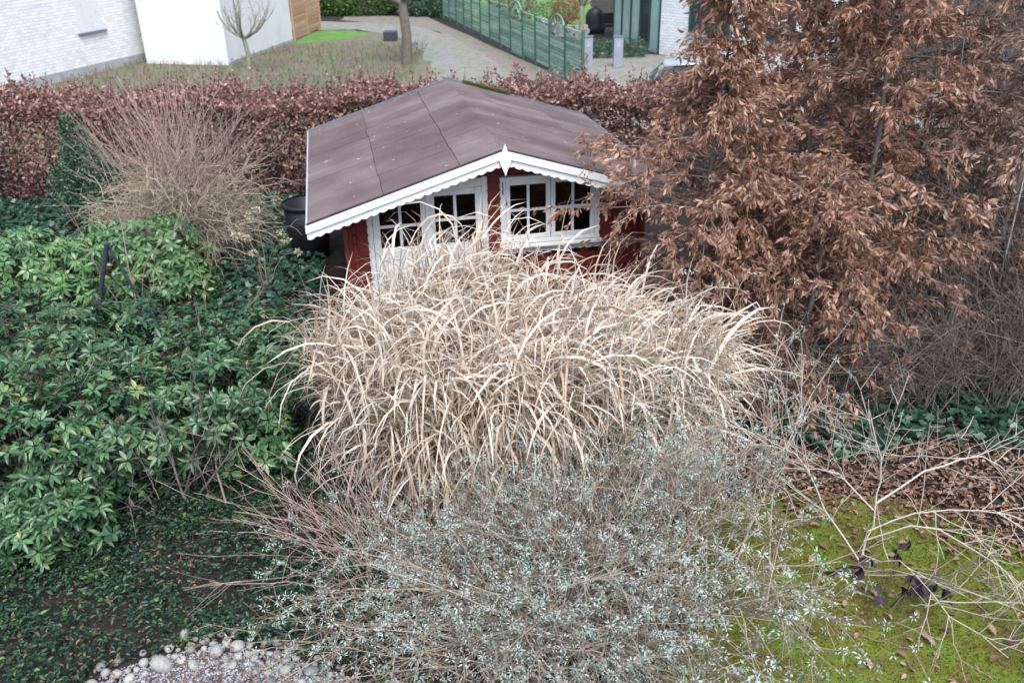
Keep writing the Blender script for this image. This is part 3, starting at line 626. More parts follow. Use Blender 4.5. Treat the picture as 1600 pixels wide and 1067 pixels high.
st = arcs(base, q.uniform(0, 6.28, nst), q.uniform(1.2, 1.55, nst), q.uniform(1.5, 1.95, nst), q.normal(0, 0.1, nst), 6, 0.08)
tw, _ = child_arcs(st, 8, (0.3, 0.7), 0.8, q=q)
a = Acc(); tubes(a, st, taper(nst, 6, 0.02, 0.007), 4, q.random(nst)); tubes(a, tw, taper(len(tw), 5, 0.006, 0.002), 3, q.random(len(tw)))
# thin shoots standing above the clipped top
ns = 420; xs = q.uniform(HX0, HX1, ns); base = np.stack([xs, q.uniform(18.1, 19.8, ns), hedge_h(xs) - 0.1], 1)
sh = arcs(base, q.uniform(0, 6.28, ns), q.uniform(1.1, 1.57, ns), q.uniform(0.2, 0.6, ns), q.normal(0, 0.1, ns), 5, 0.06)
tubes(a, sh, taper(ns, 5, 0.005, 0.0025), 3, q.random(ns))
a.build('branches', M['twig_grey'], he)["kind"] = "stuff"
i = np.repeat(np.arange(ns), 7); p, d = at_frac(sh, i, q.uniform(0.2, 1, len(i))); n = len(i)
a = Acc(); place(a, LS[1], p, norm(d + q.normal(0, 0.8, (n, 3))), q.normal(0, 1, (n, 3)), q.uniform(0.05, 0.085, n), 0.045, np.clip(q.normal(0.55, 0.22, n), 0, 1))
a.build('shoot_leaves', M['hedge_leaf'], he)["kind"] = "stuff"

# ---- bare bushy shrub with long upright shoots
q = np.random.default_rng(41)
wi = thing('bare_shrub', 'leafless fan of straight pinkish shoots above a tangle of tan twigs by the hedge', 'shrub', (-5.6, 14.5, 0))
n = 260; base = np.array([-5.6, 14.5, 0]) + q.normal(0, 0.16, (n, 3)) * [1, 1, 0]
st = arcs(base, q.uniform(0, 6.28, n), q.uniform(0.55, 1.55, n), q.uniform(1.1, 2.0, n), q.uniform(0.1, 1.5, n), 9, 0.14, 0.3, q)
tw, _ = child_arcs(st, 9, (0.35, 0.9), 0.9, 0.3, 1.0, 7, -0.1, 0.9, 0.28, q)
t2, _ = child_arcs(tw, 1, (0.2, 0.45), 0.9, 0.3, 1.0, 5, -0.1, 0.6, 0.3, q)
a = Acc(); tubes(a, st, taper(n, 9, 0.012, 0.005), 4, q.random(n)); tubes(a, tw, taper(len(tw), 7, 0.0065, 0.004), 3, q.random(len(tw))); tubes(a, t2, taper(len(t2), 5, 0.0035, 0.002), 3, q.random(len(t2)))
a.build('twigs', M['twig_straw'], wi)["kind"] = "stuff"
n = 190; base = np.array([-5.6, 14.5, 1.1]) + q.normal(0, 0.30, (n, 3)) * [1, 0.8, 0.4]
azs = np.where(q.random(n) < 0.5, q.normal(0.1, 0.5, n), q.normal(3.0, 0.5, n))
sh = arcs(base, azs, np.clip(q.normal(1.0, 0.36, n), 0.2, 1.57), q.uniform(1.2, 2.25, n), q.normal(0.02, 0.1, n), 7, 0.03, 0, q)
tw, _ = child_arcs(sh, 2, (0.2, 0.5), 0.25, 0.4, 0.9, 5, 0.2, -0.1, 0.05, q)
a = Acc(); tubes(a, sh, taper(n, 7, 0.006, 0.0028), 3, q.random(n)); tubes(a, tw, taper(len(tw), 5, 0.0035, 0.002), 3, q.random(len(tw)))
a.build('shoots', M['twig_red'], wi)["kind"] = "stuff"

# ---- ground cover
def cover(name, label, cat, mat, tpls, x0, x1, y0, y1, n, L, W, zmax, q, test=None, flat=1.0):
    P = np.stack([q.uniform(x0, x1, n), q.uniform(y0, y1, n), np.zeros(n)], 1)
    if test is not None: P = P[test(P[:, 0], P[:, 1])]
    n = len(P)
    hz = np.clip(0.5 + 0.4 * np.sin(P[:, 0] * 3.1 + 1) * np.sin(P[:, 1] * 2.7) + 0.35 * np.sin(P[:, 0] * 7.3 + P[:, 1] * 4.1) * np.sin(P[:, 1] * 8.7 - P[:, 0] * 3), 0, 1.2)
    P[:, 2] = 0.015 + zmax * (0.35 + 0.65 * hz) * q.random(n)
    az = q.uniform(0, 6.28, n); D = np.stack([np.cos(az), np.sin(az), q.normal(0, 0.35, n)], 1)
    a = Acc(); which = q.integers(0, len(tpls), n)
    Nl = q.normal(0, 0.45, (n, 3)) + [0, -0.2, flat]; rr = np.clip(q.normal(0.5, 0.23, n), 0, 1); Ls = q.uniform(*L, n); Ws = Ls * q.uniform(*W, n)
    for k, tp in enumerate(tpls):
        m = which == k; place(a, tp, P[m], D[m], Nl[m], Ls[m], Ws[m], rr[m])
    o = a.build(name, mat); return tag(o, label, cat, kind="stuff")
q = np.random.default_rng(51)
cover('ivy', 'dark ivy carpet between the bare shrub and the shed', 'ivy', M['ivy'], [leaf_lobed()], -11.8, -2.7, 10.0, 17.9, 26500, (0.06, 0.11), (0.75, 1.0), 0.22, q,
      lambda x, y: (x < -2.35 - 0.2 * (y - 10)) & ~((x > -3.5) & (y < 12.6) & (q.random(len(x)) < 0.6)) & ((x > -5.3) | (y > 13.4)) & ((x > -9) | (y > 14)))
cover('ground_cover', 'low dark evergreen ground cover under the large rhododendron', 'ground cover', M['cover'], LS, -5.2, -1.0, 4.3, 9.2, 62000, (0.018, 0.058), (0.5, 0.7), 0.24, q,
      lambda x, y: ~((y < 5.45 - 0.55 * np.abs(x + 2.4) ** 1.2 * 0.6) & (x > -3.35) & (x < -1.2)) & (q.random(len(x)) < 0.66 + 0.45 * np.sin(x * 2.9 + 1.5 * np.sin(y * 2.1)) * np.sin(y * 3.7 + x)))
cover('ivy', 'dark ivy spreading beneath the brown-leaved trees', 'ivy', M['ivy'], [leaf_lobed()], 2.6, 8.5, 7.9, 9.6, 4200, (0.06, 0.11), (0.75, 1.0), 0.28, q, lambda x, y: y > 8.0 + 0.25 * np.sin(x * 3) - 0.12 * (x - 4))
cover('leaf_litter', 'brown fallen leaves thick on the soil below the trees', 'leaf litter', M['litter'], [leaf_small(0.25), leaf_long(0.3, 0.2)], 2.4, 7.5, 6.0, 9.2, 9000, (0.05, 0.09), (0.35, 0.6), 0.03, q, lambda x, y: y > 7.0 - 0.42 * (x - 3.2) + 0.22 * np.sin(x * 4) + q.normal(0, 0.22, len(x)))
cover('leaf_litter', 'scattered dry leaves among the low ground cover by the pebbles', 'leaf litter', M['litter'], [leaf_small(0.25)], -5.2, -1.2, 4.4, 7.2, 900, (0.03, 0.075), (0.3, 0.6), 0.15, q)
cover('leaf_litter', 'brown leaf litter and twigs on the soil left of the shed', 'leaf litter', M['litter'], [leaf_small(0.25)], -4.6, -2.2, 10.0, 13.0, 2600, (0.04, 0.08), (0.4, 0.7), 0.03, q)
n = 34000; P = np.stack([q.uniform(0.8, 6.4, n), q.uniform(4.0, 7.6, n), np.full(n, 0.004)], 1)
P = P[P[:, 1] < 7.35 - 0.40 * np.maximum(P[:, 0] - 3.0, 0) + 0.15 * np.sin(P[:, 0] * 5)]; n = len(P)
a = Acc(); place(a, LS[0], P, norm(q.normal(0, 1, (n, 3)) * [1, 1, 0.2] + [0, 0, 1.0]), q.normal(0, 1, (n, 3)), q.uniform(0.014, 0.034, n), 0.012, np.clip(q.normal(0.5, 0.2, n), 0, 1))
tag(a.build('moss', M['moss_tuft']), 'yellow-green moss cushion covering the lawn beside the silvery shrub', 'moss', kind="stuff")
n = 16000; P = np.stack([q.uniform(-16, -0.5, n), q.uniform(20.5, 41, n), np.full(n, 0.004)], 1); P = P[(P[:, 0] < -3.4 + 0.0 * P[:, 1]) | (P[:, 1] < 31)]; n = len(P)
a = Acc(); place(a, leaf_small(0.05), P, norm(q.normal(0, 0.35, (n, 3)) + [0, 0, 1]), q.normal(0, 1, (n, 3)), q.uniform(0.06, 0.30, n), 0.011, q.random(n))
tag(a.build('dry_grass', M['grass_dry']), 'dry pale grass in the meadow beyond the brown hedge', 'grass', kind="stuff")

# single fallen leaves lying on the moss
me_pool = []
for j in range(6):
    a = Acc(); v, qq, tt = LC[j % 3]; a.soft = True; a.add(v * [0.55, 1, 0.6], qq, tt, 0.15 + 0.15 * j); m_ = a.mesh('fallen_leaf'); m_.materials.append(M['litter']); me_pool.append(m_)
for k in range(190):
    x = q.uniform(2.6, 4.9); y = q.uniform(4.6, 6.9)
    if y > 7.1 - 0.42 * (x - 3.0): continue
    o = bpy.data.objects.new('fallen_leaf', me_pool[k % 6]); col.objects.link(o)
    s = q.uniform(0.045, 0.105); o.scale = (s * q.uniform(0.7, 1.2), s, s); o.location = (x, y, 0.034); o.rotation_euler = (q.normal(0, 0.25), q.normal(0, 0.25), q.uniform(0, 6.28))
    tag(o, 'single dry brown leaf lying on the green moss', 'leaf', 'fallen leaves on the moss')

# pebbles around the gravel bed
import bmesh
peb = []
for j in range(8):
    bm = bmesh.new(); bmesh.ops.create_icosphere(bm, subdivisions=2, radius=1.0)
    qq = np.random.default_rng(60 + j); ph = qq.uniform(0, 6, 6)
    for v in bm.verts:
        c = v.co; k = 1 + 0.10 * math.sin(2.1 * c.x + ph[0]) * math.cos(1.9 * c.y + ph[1]) + 0.08 * math.sin(2.7 * c.z + 2 * c.x + ph[2])
        v.co = Vector((c.x * k, c.y * k * 0.82, c.z * k * 0.66))
    m_ = bpy.data.meshes.new('pebble'); bm.to_mesh(m_); bm.free(); m_.materials.append(M['stone'])
    m_.polygons.foreach_set("use_smooth", np.ones(len(m_.polygons), bool)); peb.append(m_)
spots = []; rim = np.array([(-3.25, 4.95), (-3.05, 5.12), (-2.85, 5.30), (-2.62, 5.46), (-2.35, 5.48), (-2.1, 5.40), (-1.85, 5.26), (-1.6, 5.14), (-1.42, 5.0)])
tries = 0
while len(spots) < 104 and tries < 6000:
    tries += 1
    t = q.uniform(0, len(rim) - 1.001); k = int(t); p = rim[k] * (1 - t + k) + rim[k + 1] * (t - k) + q.normal(0, 0.075, 2) - [0, 0.03]
    r = float(np.clip(q.lognormal(math.log(0.044), 0.34), 0.024, 0.095))
    if all((p[0] - s_[0]) ** 2 + (p[1] - s_[1]) ** 2 > (0.9 * (r + s_[2])) ** 2 for s_ in spots): spots.append((p[0], p[1], r))
for j, (x, y, r) in enumerate(spots):
    o = bpy.data.objects.new('pebble', peb[j % 8]); col.objects.link(o)
    o.scale = (r, r, r); o.location = (x, y, r * 0.55); o.rotation_euler = (q.normal(0, 0.2), q.normal(0, 0.2), q.uniform(0, 6.28))
    tag(o, 'rounded pale grey pebble in the border of the gravel bed', 'pebble', 'pebbles edging the gravel bed')
n = 8000; P = np.stack([q.uniform(-3.3, -1.2, n), q.uniform(4.5, 5.4, n), np.full(n, 0.010)], 1); P = P[P[:, 1] < 5.42 - 0.32 * np.abs(P[:, 0] + 2.4) ** 1.5]; n = len(P)
octa = np.array([(1, 0, 0), (0, 1, 0), (-1, 0, 0), (0, -1, 0), (0, 0, 0.7), (0, 0, -0.7)], float); ot = np.array([(0, 1, 4), (1, 2, 4), (2, 3, 4), (3, 0, 4), (1, 0, 5), (2, 1, 5), (3, 2, 5), (0, 3, 5)])
a = Acc(); place(a, (octa, np.zeros((0, 4), int), ot), P, q.normal(0, 1, (n, 3)) * [1, 1, 0.3], q.normal(0, 0.4, (n, 3)) + [0, 0, 1], q.uniform(0.006, 0.016, n), q.uniform(0.006, 0.016, n), q.random(n))
tag(a.build('gravel', M['chip']), 'pale grey stone chips filling the pebble-edged bed', 'gravel', kind="stuff")

# ------------------------------------------------------------------ ornamental grass
q = np.random.default_rng(71)
og = thing('ornamental_grass', 'huge clump of dry straw-coloured reed grass with arching blades before the shed', 'grass', (0.0, 7.8, 0))
def blade_variant(q):
    K = 6; t = np.linspace(0, 1, K)
    e0 = q.uniform(0.5, 1.5); bend = q.uniform(0.9, 2.9); pw = q.uniform(0.8, 1.7)
    e = e0 - bend * t ** pw
    if q.random() < 0.25:
        kk = q.integers(2, 5); e[kk:] -= q.uniform(0.5, 1.2)
    e = np.maximum(e, -1.5)
    d = np.stack([np.cos(e), np.zeros(K), np.sin(e)], 1); P = np.concatenate([np.zeros((1, 3)), np.cumsum(d[:-1] / (K - 1), 0)])
    side = q.normal(0, 0.10) * t ** 2; P[:, 1] += side
    w = np.interp(t, [0, 0.2, 0.5, 0.8, 1], [0.55, 1, 0.95, 0.6, 0.06]) * 0.5
    tw = q.normal(0, 0.5) + q.normal(0, 0.9) * t
    nrm = np.stack([-np.sin(e), np.zeros(K), np.cos(e)], 1); Yv = np.array([0, 1, 0])
    wd = np.cos(tw)[:, None] * Yv + np.sin(tw)[:, None] * nrm; nn = np.cross(d, wd)
    return P, wd, nn, w
K = 6; BV = [blade_variant(q) for _ in range(30)]
idx = np.arange(K * 3).reshape(K, 3); BQd = np.concatenate([np.stack([idx[:-1, c], idx[:-1, c + 1], idx[1:, c + 1], idx[1:, c]], -1) for c in (0, 1)])
def gheight(x, y): return 1.68 + 0.66 * np.exp(-((x + 0.55) ** 2 / 0.45 + (y - 8.55) ** 2 / 0.25)) + 0.05 * np.sin(x * 3)
ns = 1950
th = q.uniform(0, 6.28, ns); rr = np.sqrt(q.random(ns)); bx = 0.04 + 1.76 * rr * np.cos(th); by = 7.85 + 0.82 * rr * np.sin(th)
base = np.stack([bx, by, np.zeros(ns)], 1)
out = np.stack([(bx - 0.05) / 1.75, (by - 7.9) / 0.9], 1)
H = gheight(bx, by) * q.uniform(0.82, 1.04, ns) * np.where(bx > 0.9, 0.92, 1.0)
lean = out * 0.17 + q.normal(0, 0.07, (ns, 2)); lean[:, 0] += 0.10 * (bx > 0.6) * q.random(ns)
t = np.linspace(0, 1, 7)
SP = base[:, None] + np.stack([lean[:, 0:1] * (t ** 1.7)[None] * H[:, None], lean[:, 1:2] * (t ** 1.7)[None] * H[:, None], H[:, None] * t[None]], -1)
a = Acc(); tubes(a, SP, taper(ns, 7, 0.0065, 0.003), 4, q.random(ns)); a.build('stalks', M['stalk'], og)["kind"] = "stuff"
per = 8; i = np.repeat(np.arange(ns), per); nb = len(i)
f = 1 - 0.85 * q.random(nb)
p, d = at_frac(SP, i, np.clip(f, 0, 0.999))
oaz = np.arctan2(out[i, 1], out[i, 0]); rim_w = np.hypot(out[i, 0], out[i, 1])
az = oaz + q.normal(0, 1.9 - 0.7 * rim_w, nb)
side_bias = q.random(nb) < 0.42; az[side_bias] = q.normal(-0.35, 0.6, side_bias.sum())
Lb = 0.34 + 0.75 * q.random(nb) ** 1.6; Wb = 0.007 + 0.025 * q.random(nb) ** 1.3
var = q.integers(0, 30, nb); br = np.clip(q.normal(0.66, 0.27, nb), 0, 1); br[q.random(nb) < 0.07] = 0.05
# low blades are dead and hang close to the stalk
tilt = np.clip(q.normal(0.1, 0.35, nb) - 2.6 * np.maximum(0.86 - f, 0) + q.normal(0, 0.3, nb) * (f < 0.8), -2.4, 0.7)
def blade_verts(v, Wd):
    P, wd, nn, w = BV[v]
    c = P; e = wd * (w * Wd)[:, None]; up = nn * (w * Wd * 0.35)[:, None]
    return np.stack([c - e + up, c, c + e + up], 1).reshape(-1, 3)
vis, zdep = in_view(p)
score = -zdep + q.random(nb) * 2.0 + f * 1.5; score[~vis] -= 1e3
single = set(np.argsort(-score)[:300].tolist())
acc = Acc(); acc.soft = True; pool = {}
bvec = np.array(og.location)
ca, sa = np.cos(az), np.sin(az); ct, st_ = np.cos(tilt), np.sin(tilt)
for v in range(30):
    ii = np.where(var == v)[0]; ii = np.array([k for k in ii if k not in single])
    if not len(ii): continue
    Wrel = Wb[ii] / Lb[ii]
    P0, wd, nn, w = BV[v]
    base_v = P0[None, :, None, :]; ee = (wd[None] * w[None, :, None]) * Wrel[:, None, None]; uu = (nn[None] * w[None, :, None] * 0.35) * Wrel[:, None, None]
    V = np.stack([P0[None] - ee + uu, np.broadcast_to(P0[None], ee.shape), P0[None] + ee + uu], 2).reshape(len(ii), -1, 3) * Lb[ii][:, None, None]
    X, Y, Z = V[..., 0], V[..., 1], V[..., 2]
    X, Z = X * ct[ii][:, None] - Z * st_[ii][:, None], X * st_[ii][:, None] + Z * ct[ii][:, None]
    V = np.stack([X * ca[ii][:, None] - Y * sa[ii][:, None], X * sa[ii][:, None] + Y * ca[ii][:, None], Z], -1) + p[ii][:, None]
    V[..., 2] = np.maximum(V[..., 2], 0.02)
    off = (np.arange(len(ii)) * K * 3)[:, None, None]
    acc.add(V.reshape(-1, 3), (BQd[None] + off).reshape(-1, 4), r=np.repeat(br[ii], K * 3))
acc.build('blade_mass', M['straw'], og)["kind"] = "stuff"
for k in single:
    key = (var[k], int(br[k] * 3.99))
    if key not in pool:
        aa = Acc(); aa.soft = True; aa.add(blade_verts(var[k], 0.034), BQd, r=(key[1] + 0.5) / 4); m_ = aa.mesh('blade'); m_.materials.append(M['straw']); pool[key] = m_
    o = bpy.data.objects.new('blade', pool[key]); col.objects.link(o); o.parent = og
    o.matrix_local = Matrix.Translation(Vector(p[k] - bvec)) @ Matrix.Rotation(az[k], 4, 'Z') @ Matrix.Rotation(-tilt[k], 4, 'Y') @ Matrix.Diagonal((Lb[k], Lb[k], Lb[k], 1))

# ------------------------------------------------------------------ silvery shrub in front
q = np.random.default_rng(81)
bu = thing('butterfly_bush', 'wide grey-green butterfly bush with small silvery leaves on tangled thin stems', 'shrub', (0.7, 5.9, 0))
n = 330; az = q.uniform(-math.pi, math.pi, n); cx = np.cos(az)
base = np.array([0.7, 5.85, 0]) + np.stack([q.normal(0, 0.55, n) - 0.9 * (np.arange(n) % 4 == 0), q.normal(0, 0.30, n), np.zeros(n)], 1)
tall = np.clip(0.5 + 0.5 * np.cos(az - 0.75), 0, 1)
tall = tall * np.where(np.arange(n) % 4 == 0, 0.35, 1.0); el = q.uniform(0.15, 0.70, n) + tall * q.uniform(0.28, 0.80, n)
Ls = q.uniform(1.05, 2.0, n) * (0.92 + 0.40 * tall) * np.where((az > 1.7) & (az < 2.8), 0.62, 1.0) * np.where(np.abs(az) > 2.8, 1.1, 1.0) * np.where(np.abs(az) < 0.6, 0.86, 1.0) * np.where(np.arange(n) % 4 == 0, 0.68, 1.0)
st = arcs(base, az, el, Ls, q.uniform(0.0, 0.7, n), 9, 0.06, 0.15, q)
tw, ti = child_arcs(st, 9, (0.25, 0.62), 0.62, 0.25, 1.0, 6, 0.12, 0.15, 0.10, q)
t2, _ = child_arcs(tw, 2, (0.10, 0.30), 0.7, 0.3, 1.0, 3, 0.15, 0.1, 0.12, q)
a = Acc(); tubes(a, st, taper(n, 9, 0.009, 0.003), 4, q.random(n)); tubes(a, tw, taper(len(tw), 6, 0.0042, 0.0025), 3, q.random(len(tw))); tubes(a, t2, taper(len(t2), 3, 0.003, 0.0018), 3, q.random(len(t2)))
a.build('stems', M['twig_tan'], bu)["kind"] = "stuff"
ends = np.concatenate([t2[:, -1], tw[:, -1], tw[:, 3][q.random(len(tw)) < 0.4]])
ends = ends[ends[:, 2] > 0.12]; ends = ends[q.random(len(ends)) < 0.62]
up = np.broadcast_to([0, 0, 1.0], ends.shape)
args = rosettes(ends, up, q, 7, (0.018, 0.046), (0.006, 0.011), 0.25, 0.2, 0.2)
big = q.random(len(args[0])) < 0.075
args[3][big] *= 2.1; args[4][big] *= 1.9; args[5][big] = q.uniform(0.0, 0.25, big.sum()); args[1][big] = norm(args[1][big] * [0.6, 0.6, 0.1] - [0, 0, 0.9])
args[5][~big] = np.clip(args[5][~big] + 0.12, 0, 1)
leaves(bu, 'leaf', M['silver'], LL, *args, n_single=300, rest='foliage', jitter=2.0, weight=big * 0.8, mass=CH)
sp = tw[q.random(len(tw)) < 0.40]; n = len(sp) * 16; i = np.repeat(np.arange(len(sp)), 16)
pp, dd = at_frac(sp, i, q.uniform(0.65, 1.0, n)); D = norm(q.normal(0, 1, (n, 3)) + dd * 0.5)
a = Acc(); place(a, leaf_small(0.2), pp, D, q.normal(0, 1, (n, 3)), q.uniform(0.012, 0.03, n), 0.006, q.random(n)); a.build('seed_spikes', M['seed'], bu)["kind"] = "stuff"

# ---- reddish bare twigs left of the silvery shrub
we = thing('bare_shrub', 'low leafless shrub with long reddish twigs reaching towards the large rhododendron', 'shrub', (-1.25, 6.35, 0))
n = 44; base = np.array([-1.25, 6.35, 0]) + np.stack([q.normal(0, 0.28, n), q.normal(0, 0.16, n), np.zeros(n)], 1)
az = q.normal(2.9, 0.75, n); st = arcs(base, az, q.uniform(0.2, 1.35, n), q.uniform(0.9, 1.75, n), q.uniform(-0.2, 0.5, n), 9, 0.07, 0.15, q)
tw, _ = child_arcs(st, 5, (0.2, 0.5), 0.5, 0.3, 0.95, 6, 0.1, -0.1, 0.08, q)
a = Acc(); tubes(a, st, taper(n, 9, 0.006, 0.0025), 4, q.random(n)); tubes(a, tw, taper(len(tw), 6, 0.0034, 0.0018), 3, q.random(len(tw))); a.build('twigs', M['twig_red'], we)["kind"] = "stuff"
# thin red-brown stems rising through the grass
rs = thing('sapling', 'thin red-brown leafless stems growing up through the straw grass', 'shrub', (0.35, 7.3, 0))
n = 34; base = np.stack([q.uniform(-0.3, 1.5, n), q.uniform(6.9, 7.5, n), np.zeros(n)], 1)
st = arcs(base, q.uniform(0, 6.28, n), q.uniform(1.25, 1.5, n), q.uniform(1.7, 2.3, n), q.normal(0, 0.1, n), 8, 0.04, 0, q)
tw, _ = child_arcs(st, 3, (0.15, 0.4), 0.4, 0.5, 0.95, 5, 0.3, 0, 0.06, q)
a = Acc(); tubes(a, st, taper(n, 8, 0.007, 0.003), 4, q.random(n)); tubes(a, tw, taper(len(tw), 5, 0.0035, 0.002), 3, q.random(len(tw))); a.build('stems', M['twig_red'], rs)["kind"] = "stuff"

# ---- pale bare shrub on the right
pb = thing('bare_shrub', 'pale grey leafless shrub with crooked forked branches standing on the moss', 'shrub', (2.98, 6.02, 0))
def poly(pts, n=8):
    pts = np.array(pts, float); s = np.linspace(0, len(pts) - 1, n); k = np.minimum(s.astype(int), len(pts) - 2); w = (s - k)[:, None]
    o = pts[k] * (1 - w) + pts[k + 1] * w; o[1:-1] += q.normal(0, 0.012, (n - 2, 3)); return o
main = np.array([poly(m) for m in [
    [(2.98, 6.02, 0), (3.02, 6.05, 0.4), (3.06, 6.1, 0.80)],
    [(3.06, 6.1, 0.80), (3.04, 6.1, 1.2), (2.86, 6.1, 1.72)],
    [(3.06, 6.1, 0.80), (3.5, 6.3, 0.95), (3.75, 6.35, 1.05), (4.1, 6.4, 1.06), (4.35, 6.4, 0.85)],
    [(3.0, 6.05, 0.45), (3.35, 5.9, 0.75), (3.9, 5.7, 0.55), (4.3, 5.5, 0.15)],
    [(3.02, 6.05, 0.55), (3.5, 6.1, 0.72), (4.1, 6.0, 0.75), (4.6, 5.9, 0.6)],
    [(2.98, 6.02, 0.1), (3.4, 5.7, 0.35), (3.9, 5.3, 0.4), (4.35, 5.0, 0.25)],
    [(2.98, 6.02, 0.25), (2.6, 6.15, 0.8), (2.4, 6.2, 1.25), (2.1, 6.2, 1.35)],
    [(3.04, 6.08, 0.75), (2.7, 6.2, 1.1), (2.35, 6.3, 1.05), (2.0, 6.4, 0.85)],
    [(2.3, 6.3, 0), (2.25, 6.4, 0.9), (2.45, 6.45, 1.4), (2.42, 6.5, 2.0)],
    [(3.0, 6.05, 0.3), (3.2, 5.7, 0.5), (3.3, 5.2, 0.45), (3.7, 4.9, 0.25)]]])
a = Acc(); tubes(a, main, taper(len(main), 8, 0.011, 0.0045) * np.array([1.3, .8, .9, .75, .7, .75, .8, .75, .8, .6])[:, None], 6, q.uniform(0.4, 0.9, len(main)))
tw, _ = child_arcs(main[1:], 14, (0.3, 0.9), 0.75, 0.2, 1.0, 6, 0.25, 0.1, 0.12, q); t2, _ = child_arcs(tw, 3, (0.12, 0.35), 0.75, 0.35, 1.0, 4, 0.1, 0, 0.12, q)
tubes(a, tw, taper(len(tw), 6, 0.0045, 0.0025), 4, q.random(len(tw))); tubes(a, t2, taper(len(t2), 4, 0.0035, 0.002), 3, q.random(len(t2)))
a.build('branches', M['twig_pale'], pb)["kind"] = "stuff"

# ---- withered purple leaves on the moss
wl_ = thing('withered_plant', 'small withered plant with drooping blackish purple leaves on the moss', 'plant', (3.22, 5.75, 0))
n = 13; st = arcs(np.array([3.22, 5.75, 0]) + q.normal(0, 0.13, (n, 3)) * [1, 1, 0], q.uniform(0, 6.28, n), q.uniform(0.9, 1.4, n), q.uniform(0.4, 0.68, n), q.uniform(0.1, 0.8, n), 6, 0.08, 0, q)
a = Acc(); tubes(a, st, taper(n, 6, 0.006, 0.003), 4, q.random(n)); a.build('stems', M['twig_grey'], wl_)
ii = np.repeat(np.arange(n), 3); pp, dd = at_frac(st, ii, q.uniform(0.5, 1, len(ii))); m = len(ii)
leaves(wl_, 'leaf', M['purple'], LC, pp, norm(dd * 0.5 + q.normal(0, 0.5, (m, 3)) - [0, 0, 0.9]), q.normal(0, 1, (m, 3)) + [0, -1, 0.3], q.uniform(0.09, 0.14, m), q.uniform(0.06, 0.09, m), q.random(m), n_single=m - 2, rest='foliage')

# ------------------------------------------------------------------ trees with dry leaves on the right
def dry_tree(x, y, h, nb, reach, nl, mat, label, seed, zlow=0.5, keep=None, leafL=(0.05, 0.11), nsing=300, bark='bark', topk=1.1, prof=None, group='brown-leaved trees beside the shed'):
    q = np.random.default_rng(seed)
    t = thing('tree', label, 'tree', (x, y, 0), group=group)
    K = 9; z = np.linspace(0, h, K); tr = np.stack([x + np.cumsum(q.normal(0, 0.03, K)), y + np.cumsum(q.normal(0, 0.03, K)), z], 1)[None]; tr[0, 0] = (x, y, 0)
    a = Acc(); tubes(a, tr, taper(1, K, 0.042, 0.008), 8, [0.6]); a.build('trunk', M[bark], t)
    zf = q.uniform(zlow / h, 0.98, nb); zf.sort(); p, d = at_frac(tr, np.zeros(nb, int), zf)
    az = np.arange(nb) * 2.39996 + q.normal(0, 0.3, nb)
    L = (reach * (1 - 0.72 * zf ** topk) if prof is None else np.interp(zf * h, *prof)) * q.uniform(0.65, 1.12, nb)
    br = arcs(p, az, q.uniform(0.05, 0.5, nb), L, q.uniform(0.3, 0.8, nb), 8, 0.07, 0.1, q)
    tw, ti = child_arcs(br, 9, (0.15, 0.5), 0.5, 0.15, 1.0, 5, -0.08, 0.3, 0.10, q)
    a = Acc(); tubes(a, br, taper(nb, 8, 0.011, 0.003), 5, q.random(nb)); tubes(a, tw, taper(len(tw), 5, 0.0035, 0.0015), 3, q.random(len(tw)))
    a.build('branches', M['twig_grey'], t)["kind"] = "stuff"
    nl = int(nl * 1.55)
    lines_i = q.integers(0, len(tw), nl); pp, dd = at_frac(tw, lines_i, q.random(nl))
    # tufts: several leaves share a bud
    m = int(nl); jit = q.normal(0, 0.018, (m, 3)); pp = pp + jit
    D = norm(dd * q.uniform(0.4, 1.1, (m, 1)) + q.normal(0, 0.45, (m, 3)) * [1, 1, 0.7] + [0, 0, -0.45]); Nl = norm(q.normal(0, 1, (m, 3)) + [0, -0.2, 0.3])
    Ls = q.uniform(*leafL, m); Ws = Ls * q.uniform(0.22, 0.38, m)
    rr = np.clip(q.normal(0.52, 0.22, m) + 0.12 * np.sin(pp[:, 2] * 6 + az[ti[lines_i]]), 0, 1)
    if keep is not None:
        kk = keep(pp); pp, D, Nl, Ls, Ws, rr = pp[kk], D[kk], Nl[kk], Ls[kk], Ws[kk], rr[kk]
    leaves(t, 'leaf', M[mat], LC, pp, D, Nl, Ls, Ws, rr, n_single=nsing, rest='foliage', jitter=1.5, mass=CH)
    return t
LB = 'slender tree thick with dry curled brown leaves right of the shed'
dry_tree(2.3, 9.7, 5.2, 120, 1.6, 15000, 'dry_leaf', 'brown-leaved tree whose branches cover the right corner of the shed', 101, 0.55, prof=([0, 1.2, 2.4, 2.9, 3.3, 3.8, 5.2], [1.2, 1.5, 1.95, 1.3, 0.5, 0.32, 0.15]))
dry_tree(2.6, 9.35, 2.8, 62, 1.3, 7500, 'dry_leaf', 'short bushy brown-leaved tree between the straw grass and the taller trees', 110, 0.35)
dry_tree(3.3, 9.0, 3.1, 55, 1.25, 5200, 'dry_leaf', 'low young brown-leaved tree in front of the taller trees above the ivy', 109, 0.3)
dry_tree(3.5, 10.4, 6.6, 90, 1.45, 14000, 'dry_leaf', LB, 102, 0.6)
dry_tree(4.05, 9.7, 6.2, 84, 1.5, 13000, 'dry_leaf', LB, 103, 0.8)
dry_tree(5.0, 10.6, 6.8, 84, 1.6, 12000, 'dry_leaf_grey', LB, 104, 0.6)
dry_tree(4.0, 12.3, 6.4, 70, 1.5, 8500, 'dry_leaf', LB, 105, 0.5)
dry_tree(5.4, 12.6, 7.0, 70, 1.7, 7500, 'dry_leaf_grey', LB, 106, 0.5)
LG = 'slender grey tree with sparse dry leaves among bare stems'
